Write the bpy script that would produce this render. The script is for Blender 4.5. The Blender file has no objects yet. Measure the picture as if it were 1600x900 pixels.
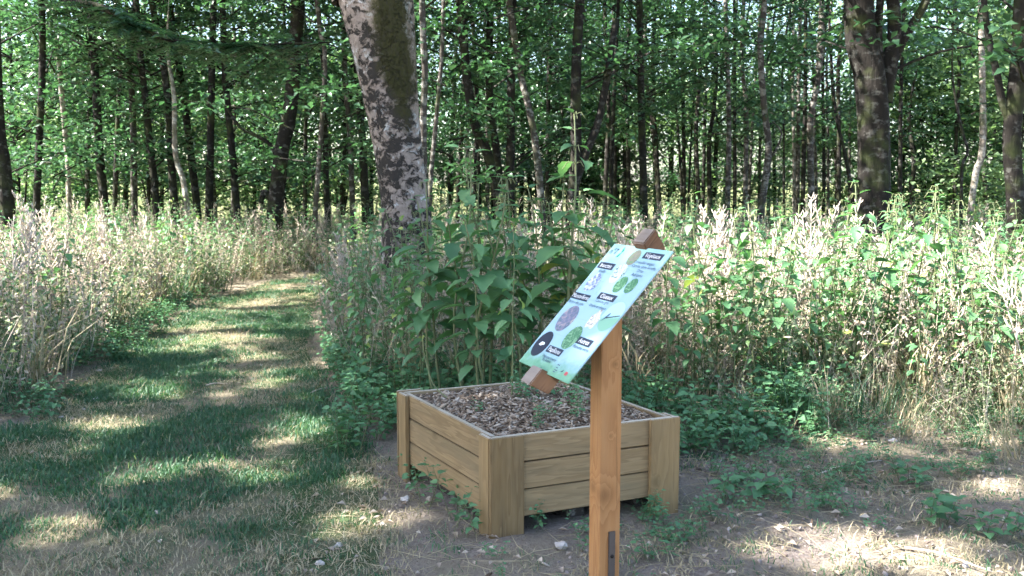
import bpy, bmesh, math, random
import numpy as np
from mathutils import Vector, Matrix

# ------------------------------------------------------------------ camera, world, sun, exposure
S = bpy.context.scene
F_PX, PITCH, CAM_H = 1445.0, 0.1163, 1.55          # focal length in photo pixels, downward pitch, eye height
cam_d = bpy.data.cameras.new('camera'); cam = bpy.data.objects.new('camera', cam_d)
S.collection.objects.link(cam); S.camera = cam
cam.location = (0, 0, CAM_H); cam.rotation_euler = (math.pi/2 - PITCH, 0, 0)
cam_d.sensor_width = 36.0; cam_d.lens = F_PX/1600*36.0; cam_d.clip_start = .05; cam_d.clip_end = 2000
cam_d.dof.use_dof = True; cam_d.dof.focus_distance = 4.3; cam_d.dof.aperture_fstop = 7.0

SUN_EL = math.radians(46); SUN_H = Vector((-.98, -.16, 0)).normalized()     # horizontal direction towards the sun
SUN_V = Vector((SUN_H.x*math.cos(SUN_EL), SUN_H.y*math.cos(SUN_EL), math.sin(SUN_EL)))
W = bpy.data.worlds.new('World'); S.world = W; W.use_nodes = True
wt = W.node_tree; wt.nodes.clear()
sky = wt.nodes.new('ShaderNodeTexSky'); sky.sky_type = 'NISHITA'; sky.sun_disc = False
sky.sun_elevation = SUN_EL; sky.sun_rotation = math.atan2(SUN_H.x, SUN_H.y); sky.dust_density = 1.5
bg = wt.nodes.new('ShaderNodeBackground'); bg.inputs[1].default_value = .08
wo = wt.nodes.new('ShaderNodeOutputWorld')
wt.links.new(sky.outputs[0], bg.inputs[0]); wt.links.new(bg.outputs[0], wo.inputs[0])
sl = bpy.data.lights.new('sun', 'SUN'); sl.energy = 5.0; sl.angle = math.radians(.53); sl.color = (1, .965, .90)
so = bpy.data.objects.new('sun', sl); S.collection.objects.link(so)
so.rotation_euler = SUN_V.to_track_quat('Z', 'Y').to_euler()
S.view_settings.view_transform = 'Standard'; S.view_settings.look = 'None'
S.view_settings.exposure = 2.85; S.view_settings.gamma = 1.0
S.render.engine = 'CYCLES'
cy = S.cycles
cy.max_bounces = 5; cy.diffuse_bounces = 3; cy.glossy_bounces = 1; cy.transmission_bounces = 2; cy.transparent_max_bounces = 4
cy.caustics_reflective = False; cy.caustics_refractive = False; cy.use_denoising = True
cy.sample_clamp_indirect = 6.0; cy.use_adaptive_sampling = True; cy.adaptive_threshold = .03

rng = np.random.default_rng(7); R = random.Random(5)
C = S.collection
PROTO = bpy.data.collections.new('sources')                        # never linked to the scene

# ------------------------------------------------------------------ pixel rays -> places in the world
cp, sp = math.cos(PITCH), math.sin(PITCH)
def ray(px, py):
    x = (px-800)/F_PX; u = (450-py)/F_PX
    return Vector((x, cp + u*sp, -sp + u*cp))
def G(px, py):                                                      # where that ray meets the ground
    r = ray(px, py); t = -CAM_H/r.z
    return (r.x*t, r.y*t)
def at(px, py, d):                                                  # the point of that ray at ground distance d
    r = ray(px, py); t = d/r.y
    return Vector((r.x*t, d, CAM_H + r.z*t))
def zrel(x, y):                                                     # gentle relief of the ground
    x = np.asarray(x, float); y = np.asarray(y, float)
    return (.018*np.sin(1.7*x+.6)*np.cos(1.3*y) + .012*np.sin(3.9*x+2.1*y) + .008*np.sin(7.3*x-5.1*y+1) - .018)
def zr(x, y): return float(zrel(x, y))

# ------------------------------------------------------------------ helpers
def link(o, parent=None):
    C.objects.link(o)
    if parent is not None: o.parent = parent
    return o
def tag(o, label=None, cat=None, group=None, kind=None):
    if label: o['label'] = label
    if cat: o['category'] = cat
    if group: o['group'] = group
    if kind: o['kind'] = kind
    return o
def empty(name, loc=(0,0,0), rz=0):
    o = bpy.data.objects.new(name, None); o.empty_display_size = .1
    o.location = loc; o.rotation_euler = (0,0,rz); return link(o)
def mesh(name, V, Fc, mats=(), tint=None, mi=None, smooth=False):
    me = bpy.data.meshes.new(name)
    V = np.asarray(V, np.float32)
    if isinstance(Fc, np.ndarray):
        n, k = Fc.shape
        me.vertices.add(len(V)); me.vertices.foreach_set('co', V.ravel())
        me.loops.add(n*k); me.loops.foreach_set('vertex_index', Fc.astype(np.int32).ravel())
        me.polygons.add(n); me.polygons.foreach_set('loop_start', np.arange(0, n*k, k, dtype=np.int32))
        me.polygons.foreach_set('loop_total', np.full(n, k, np.int32))
    else:
        me.from_pydata(V.tolist(), [], Fc)
    for m in mats: me.materials.append(m)
    if mi is not None: me.polygons.foreach_set('material_index', np.asarray(mi, np.int32))
    if smooth: me.polygons.foreach_set('use_smooth', np.ones(len(me.polygons), bool))
    if tint is not None:
        a = me.attributes.new('tint', 'FLOAT', 'POINT'); a.data.foreach_set('value', np.asarray(tint, np.float32))
    me.update(calc_edges=True); me.validate()
    return me
def obj(name, me, parent=None): return link(bpy.data.objects.new(name, me), parent)

class MB:                                                           # collects triangles and quads of one mesh
    def __init__(s): s.V=[]; s.T=[]; s.t=[]; s.m=[]; s.n=0
    def add(s, V, T, tint=.5, mat=0):
        V=np.asarray(V,float).reshape(-1,3); T=np.asarray(T,int)
        if T.shape[1]==4: T=np.concatenate([T[:,[0,1,2]],T[:,[0,2,3]]])
        s.V.append(V); s.T.append(T+s.n); s.n+=len(V)
        s.t.append(np.broadcast_to(np.asarray(tint,float),(len(V),))); s.m.append(np.full(len(T),mat))
    def mesh(s, name, mats, smooth=False):
        return mesh(name, np.concatenate(s.V), np.concatenate(s.T), mats, np.concatenate(s.t), np.concatenate(s.m), smooth)

def tube(P, rad, n=6, cap=True, wob=0, seed=0):
    P=np.asarray(P,float); rad=np.asarray(rad,float); k=len(P)
    T=np.gradient(P,axis=0); T/=np.linalg.norm(T,axis=1)[:,None]+1e-9
    ref=np.array([0,1.,0]) if abs(T[0,1])<.8 else np.array([1.,0,0])
    A=np.cross(T,ref); A/=np.linalg.norm(A,axis=1)[:,None]; B=np.cross(T,A)
    th=np.linspace(0,2*np.pi,n,endpoint=False)
    rr=rad[:,None]*np.ones(n)
    if wob:
        g=np.random.default_rng(seed); ph=g.uniform(0,6,4)
        rr=rr*(1+wob*(np.sin(th[None,:]*3+ph[0]+P[:,2:3]*.6)+.6*np.sin(th[None,:]*5+ph[1]-P[:,2:3]*1.3)+.5*np.sin(P[:,2:3]*4+ph[2]+th[None,:])))
    V=P[:,None,:]+A[:,None,:]*(np.cos(th)*rr)[...,None]+B[:,None,:]*(np.sin(th)*rr)[...,None]
    V=V.reshape(-1,3); i=np.arange(n); j=(i+1)%n; F=[]
    for q in range(k-1): F.append(np.stack([q*n+i,q*n+j,(q+1)*n+j,(q+1)*n+i],1))
    F=np.concatenate(F); F=np.concatenate([F[:,[0,1,2]],F[:,[0,2,3]]])
    if cap:
        V=np.concatenate([V,P[-1:]]); F=np.concatenate([F,np.stack([(k-1)*n+i,(k-1)*n+j,np.full(n,k*n)],1)])
    return V,F
def spline(P, n):                                                   # Catmull-Rom through points
    P=np.asarray(P,float); Q=np.concatenate([2*P[:1]-P[1:2],P,2*P[-1:]-P[-2:-1]]); m=len(P)-1
    u=np.linspace(0,m-1e-6,n); i=u.astype(int); t=(u-i)[:,None]
    a,b,c,d=Q[i],Q[i+1],Q[i+2],Q[i+3]
    return .5*((2*b)+(-a+c)*t+(2*a-5*b+4*c-d)*t*t+(-a+3*b-3*c+d)*t**3)
def unit(v): return v/(np.linalg.norm(v,axis=-1,keepdims=True)+1e-9)

def leaf_quads(mb, P, D, N, L, Wd, tint, mat=0, fold=.18):          # many small folded leaves, two triangles each
    D=unit(D); X=unit(np.cross(D,N)); N=unit(np.cross(X,D)); L=L[:,None]; Wd=Wd[:,None]
    b=P; tip=P+D*L-N*L*.12; m=P+D*L*.45
    l=m-X*Wd*.5+N*Wd*fold; r=m+X*Wd*.5+N*Wd*fold
    V=np.stack([b,r,tip,l],1).reshape(-1,3); k=np.arange(len(P))*4
    T=np.concatenate([np.stack([k,k+1,k+2],1),np.stack([k,k+2,k+3],1)])
    mb.add(V,T,np.repeat(tint,4),mat)

NL=9
def toothed_leaf(mb, base, D, N, L, Wd, droop, tint, mat=0, rg=rng):  # one nettle-like leaf: pointed, toothed, folded on the midrib
    D=unit(np.asarray(D,float)); X=unit(np.cross(D,N)); N=unit(np.cross(X,D))
    s=np.linspace(0,1,NL); w=np.sin(np.pi*np.clip(s,0,1)**.62)**.9*(1-.25*s)
    w=w*np.where(np.arange(NL)%2==0,.86,1.06); w[0]=.12; w[-1]=0
    ang=droop*s; mid=np.zeros((NL,3)); p=np.asarray(base,float).copy(); st=L/(NL-1)
    dirs=[]
    for i in range(NL):
        d=D*math.cos(ang[i])-N*math.sin(ang[i]); mid[i]=p; p=p+d*st; dirs.append(d)
    nn=np.cross(X,np.array(dirs)); h=(w*Wd*.5)[:,None]; back=np.array(dirs)*(-.012)
    l=mid-X*h+nn*h*.32; r=mid+X*h+nn*h*.32
    V=np.stack([l,mid,r],1).reshape(-1,3); F=[]
    for i in range(NL-1):
        a=i*3; F+= [[a,a+1,a+4,a+3],[a+1,a+2,a+5,a+4]]
    mb.add(V,F,tint,mat)

# ------------------------------------------------------------------ node helpers and materials
def newmat(name):
    m=bpy.data.materials.new(name); m.use_nodes=True; nt=m.node_tree; nt.nodes.clear()
    out=nt.nodes.new('ShaderNodeOutputMaterial'); return m,nt,out
def nd(nt,typ,**kw):
    n=nt.nodes.new(typ)
    for k,v in kw.items():
        if k in n.inputs: n.inputs[k].default_value=v
        else: setattr(n,k,v)
    return n
def noise(nt,vec,scale,detail=4,rough=.55,dist=0):
    n=nd(nt,'ShaderNodeTexNoise',Scale=scale,Detail=detail,Roughness=rough,Distortion=dist)
    if vec is not None: nt.links.new(vec,n.inputs['Vector'])
    return n.outputs['Fac']
def ramp(nt,fac,stops):
    r=nt.nodes.new('ShaderNodeValToRGB'); nt.links.new(fac,r.inputs[0]); e=r.color_ramp.elements
    while len(e)<len(stops): e.new(.5)
    for x,(p,c) in zip(e,stops): x.position=p; x.color=(*c,1) if len(c)==3 else c
    return r.outputs[0]
def mixc(nt,fac,a,b,mode='MIX'):
    m=nt.nodes.new('ShaderNodeMix'); m.data_type='RGBA'; m.blend_type=mode
    for s,v in ((0,fac),(6,a),(7,b)):
        if hasattr(v,'links'): nt.links.new(v,m.inputs[s])
        else: m.inputs[s].default_value = v if s==0 else (*v,1)
    return m.outputs[2]
def mth(nt,op,a,b=0.,c=None):
    m=nt.nodes.new('ShaderNodeMath'); m.operation=op
    for s,v in ((0,a),(1,b),(2,c)):
        if v is None: continue
        if hasattr(v,'links'): nt.links.new(v,m.inputs[s])
        else: m.inputs[s].default_value=v
    return m.outputs[0]
def objco(nt): return nt.nodes.new('ShaderNodeTexCoord').outputs['Object']
def mapped(nt,vec,scale=(1,1,1),loc=(0,0,0)):
    m=nt.nodes.new('ShaderNodeMapping'); m.inputs['Scale'].default_value=scale; m.inputs['Location'].default_value=loc
    nt.links.new(vec,m.inputs[0]); return m.outputs[0]
def finish(nt,out,col,rough=.8,bump=None,bs=.3,bd=.01,spec=.3):
    p=nt.nodes.new('ShaderNodeBsdfPrincipled'); p.inputs['Specular IOR Level'].default_value=spec
    if hasattr(col,'links'): nt.links.new(col,p.inputs['Base Color'])
    else: p.inputs['Base Color'].default_value=(*col,1)
    if hasattr(rough,'links'): nt.links.new(rough,p.inputs['Roughness'])
    else: p.inputs['Roughness'].default_value=rough
    if bump is not None:
        b=nt.nodes.new('ShaderNodeBump'); b.inputs['Strength'].default_value=bs; b.inputs['Distance'].default_value=bd
        nt.links.new(bump,b.inputs['Height']); nt.links.new(b.outputs[0],p.inputs['Normal'])
    nt.links.new(p.outputs[0],out.inputs[0]); return p

def leaf_mat(name, dark, light, other=None, trans=.35, rough=.42, spec=.45, ofac=.12, tt=(1.15,1.35,.75)):
    m,nt,out=newmat(name)
    at_=nd(nt,'ShaderNodeAttribute',attribute_name='tint'); oi=nt.nodes.new('ShaderNodeObjectInfo')
    f=mth(nt,'ADD',mth(nt,'MULTIPLY',at_.outputs['Fac'],.8),mth(nt,'MULTIPLY',oi.outputs['Random'],.2))
    stops=[(0,dark),(.85,light)]
    if other: stops=[(0,dark),(1-ofac*1.6,light),(1-ofac*.8,other)]
    col=ramp(nt,f,stops)
    p=nt.nodes.new('ShaderNodeBsdfPrincipled'); nt.links.new(col,p.inputs['Base Color'])
    p.inputs['Roughness'].default_value=rough; p.inputs['Specular IOR Level'].default_value=spec
    if trans>0:
        t=nt.nodes.new('ShaderNodeBsdfTranslucent')
        tc=mixc(nt,1.0,col,tt,'MULTIPLY'); nt.links.new(tc,t.inputs[0])
        mx=nt.nodes.new('ShaderNodeMixShader'); mx.inputs[0].default_value=trans
        nt.links.new(p.outputs[0],mx.inputs[1]); nt.links.new(t.outputs[0],mx.inputs[2]); nt.links.new(mx.outputs[0],out.inputs[0])
    else: nt.links.new(p.outputs[0],out.inputs[0])
    return m
M={}
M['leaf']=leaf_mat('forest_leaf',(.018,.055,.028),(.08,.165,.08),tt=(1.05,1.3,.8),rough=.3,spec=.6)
M['leaf_far']=leaf_mat('far_leaf',(.09,.17,.08),(.24,.34,.17))  # lighter leaf copy: sunlight on the far foliage put into the colour
M['herb']=leaf_mat('withering_leaf',(.075,.12,.06),(.20,.27,.14),(.58,.51,.38),tt=(1.1,1.15,.85),ofac=.25,trans=.3,rough=.6,spec=.3)
M['nettle']=leaf_mat('nettle_leaf',(.06,.155,.072),(.145,.285,.12),(.34,.39,.11),ofac=.06,trans=.3,rough=.5)
M['cover']=leaf_mat('cover_leaf',(.06,.16,.082),(.14,.29,.135),(.24,.30,.10),ofac=.05,trans=.3,rough=.5)
M['stem']=leaf_mat('green_stem',(.06,.085,.035),(.14,.16,.07),trans=0,rough=.6)
M['dry']=leaf_mat('dry_stalk',(.28,.22,.165),(.70,.61,.53),tt=(1.05,1.,.95),trans=.15,rough=.8,spec=.15)
M['dryleaf']=leaf_mat('dry_leaf',(.14,.10,.07),(.60,.51,.42),tt=(1.1,1.,.9),trans=.25,rough=.8,spec=.15)
M['grass']=leaf_mat('grass_blade',(.028,.085,.045),(.08,.18,.085),(.34,.29,.18),ofac=.16,trans=.3,rough=.5)
M['straw']=leaf_mat('straw_blade',(.22,.18,.11),(.48,.41,.28),trans=.15,rough=.8,spec=.15)

def bark_mat(name,a,b,c,lich=.35,scale=9):
    m,nt,out=newmat(name); v=objco(nt); oi=nt.nodes.new('ShaderNodeObjectInfo')
    vm=nt.nodes.new('ShaderNodeVectorMath'); vm.operation='ADD'; nt.links.new(v,vm.inputs[0]); nt.links.new(oi.outputs['Random'],vm.inputs[1])
    n1=noise(nt,mapped(nt,v,(1,1,.22)),scale*2.2,5,.6,.4); n2=noise(nt,v,scale*.35,3); n3=noise(nt,mapped(nt,v,(1,1,1.6)),scale*.8,4,.65)
    col=mixc(nt,n1,a,b); col=mixc(nt,ramp(nt,n3,[(.48+.2*(.5-lich),(0,0,0)),(.56+.2*(.5-lich),(1,1,1))]),col,c)
    col=mixc(nt,ramp(nt,n2,[(.5,(0,0,0)),(.72,(.75,.75,.75))]),col,(.05,.062,.022))
    finish(nt,out,col,.9,n1,.9,.03,spec=.15); return m
M['bark']=bark_mat('dark_bark',(.009,.008,.007),(.028,.024,.021),(.07,.068,.062),.18)
M['bark_grey']=bark_mat('grey_bark',(.025,.021,.019),(.085,.073,.063),(.20,.19,.172),.36)
M['bark_pale']=bark_mat('pale_bark',(.10,.082,.065),(.27,.232,.195),(.38,.355,.315),.5)  # for trunks the sun catches; that light is put into the bark colour

def main_bark():
    m,nt,out=newmat('mottled_bark'); v=objco(nt)
    base=mixc(nt,noise(nt,v,2.2,3),(.14,.112,.096),(.215,.185,.168))
    base=mixc(nt,noise(nt,mapped(nt,v,(6,6,20)),1.5,4,.65),base,(.36,.30,.27))
    wf=noise(nt,mapped(nt,v,(1,1,1.0),(3,1,0)),7.5,5,.7,.6)
    big=noise(nt,v,1.7,2)
    wt_=ramp(nt,mth(nt,'ADD',wf,mth(nt,'MULTIPLY',big,.35)),[(.74,(0,0,0)),(.80,(1,1,1))])
    col=mixc(nt,wt_,base,(.42,.43,.435))
    bf=noise(nt,mapped(nt,v,(1,1,1.25),(0,5,2)),10,7,.72,.5); bz=noise(nt,mapped(nt,v,(1,1,.8),(4,0,7)),2.3,3)
    blk=ramp(nt,mth(nt,'ADD',bf,mth(nt,'MULTIPLY',bz,.55)),[(.775,(0,0,0)),(.83,(1,1,1))])
    col=mixc(nt,blk,col,(.035,.032,.03))
    # moss creeping down from the fork on the flank that faces right
    sx=nt.nodes.new('ShaderNodeSeparateXYZ'); nt.links.new(v,sx.inputs[0])
    c=mth(nt,'SUBTRACT',sx.outputs[0],mth(nt,'MULTIPLY',mth(nt,'SUBTRACT',sx.outputs[2],1.4),-.13))
    band=mth(nt,'SUBTRACT',1.,mth(nt,'MULTIPLY',mth(nt,'ABSOLUTE',mth(nt,'SUBTRACT',c,.09)),5.5))
    hgt=nd(nt,'ShaderNodeMapRange'); nt.links.new(sx.outputs[2],hgt.inputs[0])
    hgt.inputs[1].default_value=1.7; hgt.inputs[2].default_value=2.6; hgt.inputs[3].default_value=-1.3; hgt.inputs[4].default_value=.15
    ms=mth(nt,'ADD',mth(nt,'ADD',band,hgt.outputs[0]),mth(nt,'MULTIPLY',noise(nt,v,7,7,.8),2.2))
    col=mixc(nt,ramp(nt,mth(nt,'MULTIPLY',ms,.5),[(.50,(0,0,0)),(.78,(1,1,1))]),col,mixc(nt,noise(nt,v,34,4,.7),(.012,.014,.007),(.060,.058,.022)))
    fine=noise(nt,mapped(nt,v,(1,1,.6)),42,5,.75); col=mixc(nt,ramp(nt,fine,[(.36,(.75,.75,.75)),(.52,(0,0,0))]),col,mixc(nt,.6,col,(.05,.042,.038)))
    bm=mth(nt,'ADD',noise(nt,mapped(nt,v,(1,1,.5)),16,6,.7),mth(nt,'MULTIPLY',blk,.5))
    finish(nt,out,col,.92,bm,1.,.02,spec=.12); return m
M['bark_main']=main_bark()

def wood_mat(name, pale, mid, dark, grey, greyamt=.35, grain=1., axis=0, knots=None, rough=.7):
    """Sawn softwood: grain runs along the local axis; each board takes its own slice through Object Info random."""
    m,nt,out=newmat(name); v=objco(nt); oi=nt.nodes.new('ShaderNodeObjectInfo')
    off=nt.nodes.new('ShaderNodeVectorMath'); off.operation='SCALE'; off.inputs[0].default_value=(13,7,5); nt.links.new(oi.outputs['Random'],off.inputs[3])
    vv=nt.nodes.new('ShaderNodeVectorMath'); vv.operation='ADD'; nt.links.new(v,vv.inputs[0]); nt.links.new(off.outputs[0],vv.inputs[1]); w=vv.outputs[0]
    sc=[1,1,1]; sc[axis]=.07
    warp=noise(nt,mapped(nt,w,[2.2 if i==axis else 5 for i in range(3)]),1.0,2)
    kn=None; kd=None
    src=w
    if knots:
        for (kx,ky,kz,kr) in knots:
            d=nt.nodes.new('ShaderNodeVectorMath'); d.operation='DISTANCE'; nt.links.new(v,d.inputs[0]); d.inputs[1].default_value=(kx,ky,kz)
            g=mth(nt,'POWER',2.718,mth(nt,'MULTIPLY',mth(nt,'MULTIPLY',d.outputs['Value'],d.outputs['Value']),-1/(kr*kr*4)))
            warp=mth(nt,'ADD',warp,mth(nt,'MULTIPLY',g,.5)); kk=mth(nt,'LESS_THAN',d.outputs['Value'],kr*.55)
            k2=mth(nt,'POWER',2.718,mth(nt,'MULTIPLY',mth(nt,'MULTIPLY',d.outputs['Value'],d.outputs['Value']),-1/(kr*kr)))
            kn=k2 if kn is None else mth(nt,'MAXIMUM',kn,k2)
    else:
        vo=nd(nt,'ShaderNodeTexVoronoi',Scale=1.0); mp=[6,6,6]; mp[axis]=4.2
        nt.links.new(mapped(nt,w,mp),vo.inputs['Vector']); 
        kn=ramp(nt,vo.outputs['Distance'],[(.06,(1,1,1)),(.20,(0,0,0))]); kn=mth(nt,'MULTIPLY',kn,1.)
        warp=mth(nt,'ADD',warp,mth(nt,'MULTIPLY',kn,.25))
    n1=noise(nt,mapped(nt,w,[s*22*grain for s in sc]),1.,3,.5,.2)
    ring=mth(nt,'FRACT',mth(nt,'ADD',mth(nt,'MULTIPLY',n1,5.),mth(nt,'MULTIPLY',warp,3.2)))
    g=ramp(nt,ring,[(0,pale),(.55,mid),(.9,[.25*a+.75*b for a,b in zip(mid,dark)]),(1,pale)])
    fine=noise(nt,mapped(nt,w,[s*240 for s in sc]),1.,2)
    col=mixc(nt,mth(nt,'MULTIPLY',fine,.5),g,dark)
    st=noise(nt,mapped(nt,w,[s*6+.6 for s in sc]),1.6,4,.6)
    col=mixc(nt,mth(nt,'MULTIPLY',ramp(nt,st,[(.42,(0,0,0)),(.68,(1,1,1))]),greyamt),col,grey)
    sk=[110,110,110]; sk[axis]=1.6
    ck=ramp(nt,noise(nt,mapped(nt,w,sk),1.,2,.5),[(.67,(0,0,0)),(.72,(.75,.75,.75))])
    col=mixc(nt,ck,col,[c*.3 for c in dark])
    col=mixc(nt,mth(nt,'MULTIPLY',kn,.75),col,[c*.35 for c in dark])
    col=mixc(nt,.42,col,mixc(nt,oi.outputs['Random'],[c*.5 for c in mid],pale))
    finish(nt,out,col,rough,mth(nt,'ADD',fine,mth(nt,'MULTIPLY',ring,.4)),.25,.003,spec=.25); return m
M['plank']=wood_mat('treated_plank',(.37,.265,.145),(.28,.19,.098),(.145,.09,.043),(.115,.092,.058),.85)
M['plank_z']=wood_mat('treated_board',(.32,.22,.11),(.25,.165,.075),(.15,.09,.04),(.12,.092,.056),.8,axis=2)
M['post']=wood_mat('larch_post',(.44,.235,.10),(.36,.175,.066),(.22,.09,.032),(.30,.19,.11),.25,grain=1.1,axis=2,knots=[(.036,-.018,.595,.026),(-.010,-.036,.61,.02),(.036,.012,1.0,.009),(.036,.0,.78,.005)],rough=.55)
M['batten']=wood_mat('larch_batten',(.24,.13,.07),(.17,.085,.045),(.08,.038,.022),(.14,.095,.07),.35,axis=1,rough=.6)
M['batten_top']=wood_mat('weathered_batten',(.30,.25,.22),(.22,.175,.15),(.11,.085,.07),(.32,.295,.275),.6,grain=1.6,axis=0,rough=.85)
M['rim']=wood_mat('weathered_rim',(.52,.47,.38),(.43,.37,.28),(.30,.24,.16),(.50,.48,.44),.6)
def simple(name,c,rough=.6,spec=.3,metal=0,nz=0,c2=None,sc=40):
    m,nt,out=newmat(name)
    col=c if not nz else mixc(nt,noise(nt,objco(nt),sc,4,.6),c,c2)
    p=finish(nt,out,col,rough,spec=spec); p.inputs['Metallic'].default_value=metal; return m
M['steel']=simple('grey_steel',(.075,.066,.066),.5,metal=.55,nz=1,c2=(.14,.125,.12),sc=25)
M['bolt']=simple('dark_bolt',(.02,.018,.018),.45,metal=.5)
M['stone']=simple('pale_stone',(.52,.48,.45),.9,nz=1,c2=(.36,.32,.29),sc=30)
M['chip']=None

# ground colours: soil, straw litter, moss and leaf mould
def ground_mat():
    m,nt,out=newmat('forest_floor'); v=objco(nt)
    soil=mixc(nt,noise(nt,v,3.2,5,.6),(.29,.245,.225),(.45,.40,.38))
    soil=mixc(nt,ramp(nt,noise(nt,v,55,4,.7),[(.35,(0,0,0)),(.7,(1,1,1))]),[.20,.155,.13],soil)
    lit=mixc(nt,noise(nt,mapped(nt,v,(60,25,20)),1.,4,.7),(.14,.11,.08),(.42,.36,.27))
    a=nd(nt,'ShaderNodeAttribute',attribute_name='tint')
    f=mth(nt,'ADD',mth(nt,'MULTIPLY',noise(nt,v,1.3,4,.65),1.1),mth(nt,'SUBTRACT',a.outputs['Fac'],.55))
    col=mixc(nt,ramp(nt,f,[(.35,(0,0,0)),(.6,(1,1,1))]),soil,lit)
    col=mixc(nt,ramp(nt,noise(nt,v,.9,5,.7),[(.55,(0,0,0)),(.75,(.5,.5,.5))]),col,(.07,.075,.035))
    far=nt.nodes.new('ShaderNodeSeparateXYZ'); nt.links.new(v,far.inputs[0])
    fr=nd(nt,'ShaderNodeMapRange'); nt.links.new(far.outputs[1],fr.inputs[0]); fr.inputs[1].default_value=14; fr.inputs[2].default_value=24
    gr=mixc(nt,noise(nt,v,.6,4,.6),(.10,.14,.05),(.26,.25,.13))
    col=mixc(nt,fr.outputs[0],col,gr)
    finish(nt,out,col,.95,noise(nt,v,40,6,.75),1.,.03,spec=.1); return m
M['ground']=ground_mat()
def path_mat():
    m,nt,out=newmat('mown_turf'); v=objco(nt)
    a=mixc(nt,noise(nt,v,70,4,.7),(.035,.07,.03),(.10,.15,.06))
    b=mixc(nt,noise(nt,v,90,4,.7),(.15,.125,.085),(.33,.28,.20))
    n=noise(nt,mapped(nt,v,(1,.7,1)),1.6,5,.62)
    t=nd(nt,'ShaderNodeAttribute',attribute_name='tint')
    col=mixc(nt,ramp(nt,mth(nt,'ADD',n,mth(nt,'SUBTRACT',t.outputs['Fac'],.5)),[(.42,(0,0,0)),(.62,(1,1,1))]),a,b)
    finish(nt,out,col,.95,noise(nt,v,60,5,.75),1.,.02,spec=.1); return m
M['path']=path_mat()

# ------------------------------------------------------------------ the ground sheet and the path
def axis_pts(lo,hi,step,far):
    a=list(np.arange(lo,hi+1e-6,step)); s=step; x=hi
    while x<far: s*=1.35; x+=s; a.append(x)
    s=step; x=lo; b=[]
    while x>-far: s*=1.35; x-=s; b.append(x)
    return np.array(b[::-1]+a)
gx=axis_pts(-7,7,.1,420); gy=axis_pts(2,16,.1,420)
XX,YY=np.meshgrid(gx,gy)
near=np.clip(1-(np.hypot(XX,YY-8)-14)/20,0,1)
bumps=(rng.random(XX.shape)-.5)*.018*(np.hypot(XX-1.2,YY-5)<4)
ZZ=zrel(XX,YY)*near+bumps*near
V=np.stack([XX,YY,ZZ],-1).reshape(-1,3); nx,ny=len(gx),len(gy)
ii=(np.arange(ny-1)[:,None]*nx+np.arange(nx-1)[None,:]).ravel()
tint=np.clip(.5+.12*(XX-1.5)*(XX>1.5)+.25*(YY>6.2),0,1).ravel()
tag(obj('ground',mesh('ground',V,np.stack([ii,ii+1,ii+nx+1,ii+nx],1),[M['ground']],tint,smooth=True)),kind='structure',label='bare pinkish soil and leaf litter of the clearing floor')

LEFT=[(-9.0,2.2),(-6.0,3.2),(-4.0,4.6),G(0,672),G(110,604),G(210,533),G(330,467),G(420,442),G(520,427),(-1.5,16.6),(1.5,17.2)]
RIGHT=[(-.45,2.2),(-.42,3.2),(-.60,4.4),G(572,690),G(510,610),G(484,530),G(494,475),G(518,444),(-2.0,15.0),(-.6,15.6),(1.5,16.0)]
LP=spline(LEFT,160); RP=spline(RIGHT,160)
LP=np.c_[LP,np.zeros(160)][:,:2] if LP.shape[1]==2 else LP
PN=46; s=np.linspace(0,1,PN)
PV=LP[:,None,:2]*(1-s)[None,:,None]+RP[:,None,:2]*s[None,:,None]
PZ=zrel(PV[...,0],PV[...,1])+.010+.004*np.sin(PV[...,0]*9)*np.cos(PV[...,1]*7)
edge=np.minimum(s,1-s)[None,:]; PZ=PZ-.03*(edge<.015)
wear=.5+.22*np.exp(-((s-.58)/.16)**2)[None,:]+.0*PV[...,0]
wear=wear+.10*np.clip((5.0-PV[...,1])/1.5,0,1)-.05
VV=np.concatenate([PV,PZ[...,None]],-1).reshape(-1,3)
ii=(np.arange(159)[:,None]*PN+np.arange(PN-1)[None,:]).ravel()
tag(obj('path',mesh('path',VV,np.stack([ii,ii+1,ii+PN+1,ii+PN],1),[M['path']],wear.ravel(),smooth=True)),kind='structure',label='mown grass path with worn pale strips curving into the wood')

def inpoly(P,poly):
    x,y=P[:,0],P[:,1]; r=np.zeros(len(P),bool); n=len(poly)
    for i in range(n):
        x1,y1=poly[i]; x2,y2=poly[(i+1)%n]
        c=((y1>y)!=(y2>y))&(x<(x2-x1)*(y-y1)/(y2-y1+1e-12)+x1); r^=c
    return r
PATHPOLY=[tuple(p[:2]) for p in LP[::4]]+[tuple(p[:2]) for p in RP[::-4]]
def vnoise(P,sc,seed=0):                                            # cheap smooth value noise for scatter masks
    g=np.random.default_rng(seed); T=g.random((64,64)); q=P*sc+100; i=np.floor(q).astype(int); f=q-i; f=f*f*(3-2*f); i%=64; j=(i+1)%64
    a=T[i[:,0],i[:,1]]; b=T[j[:,0],i[:,1]]; c=T[i[:,0],j[:,1]]; d=T[j[:,0],j[:,1]]
    return (a*(1-f[:,0])+b*f[:,0])*(1-f[:,1])+(c*(1-f[:,0])+d*f[:,0])*f[:,1]

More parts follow.
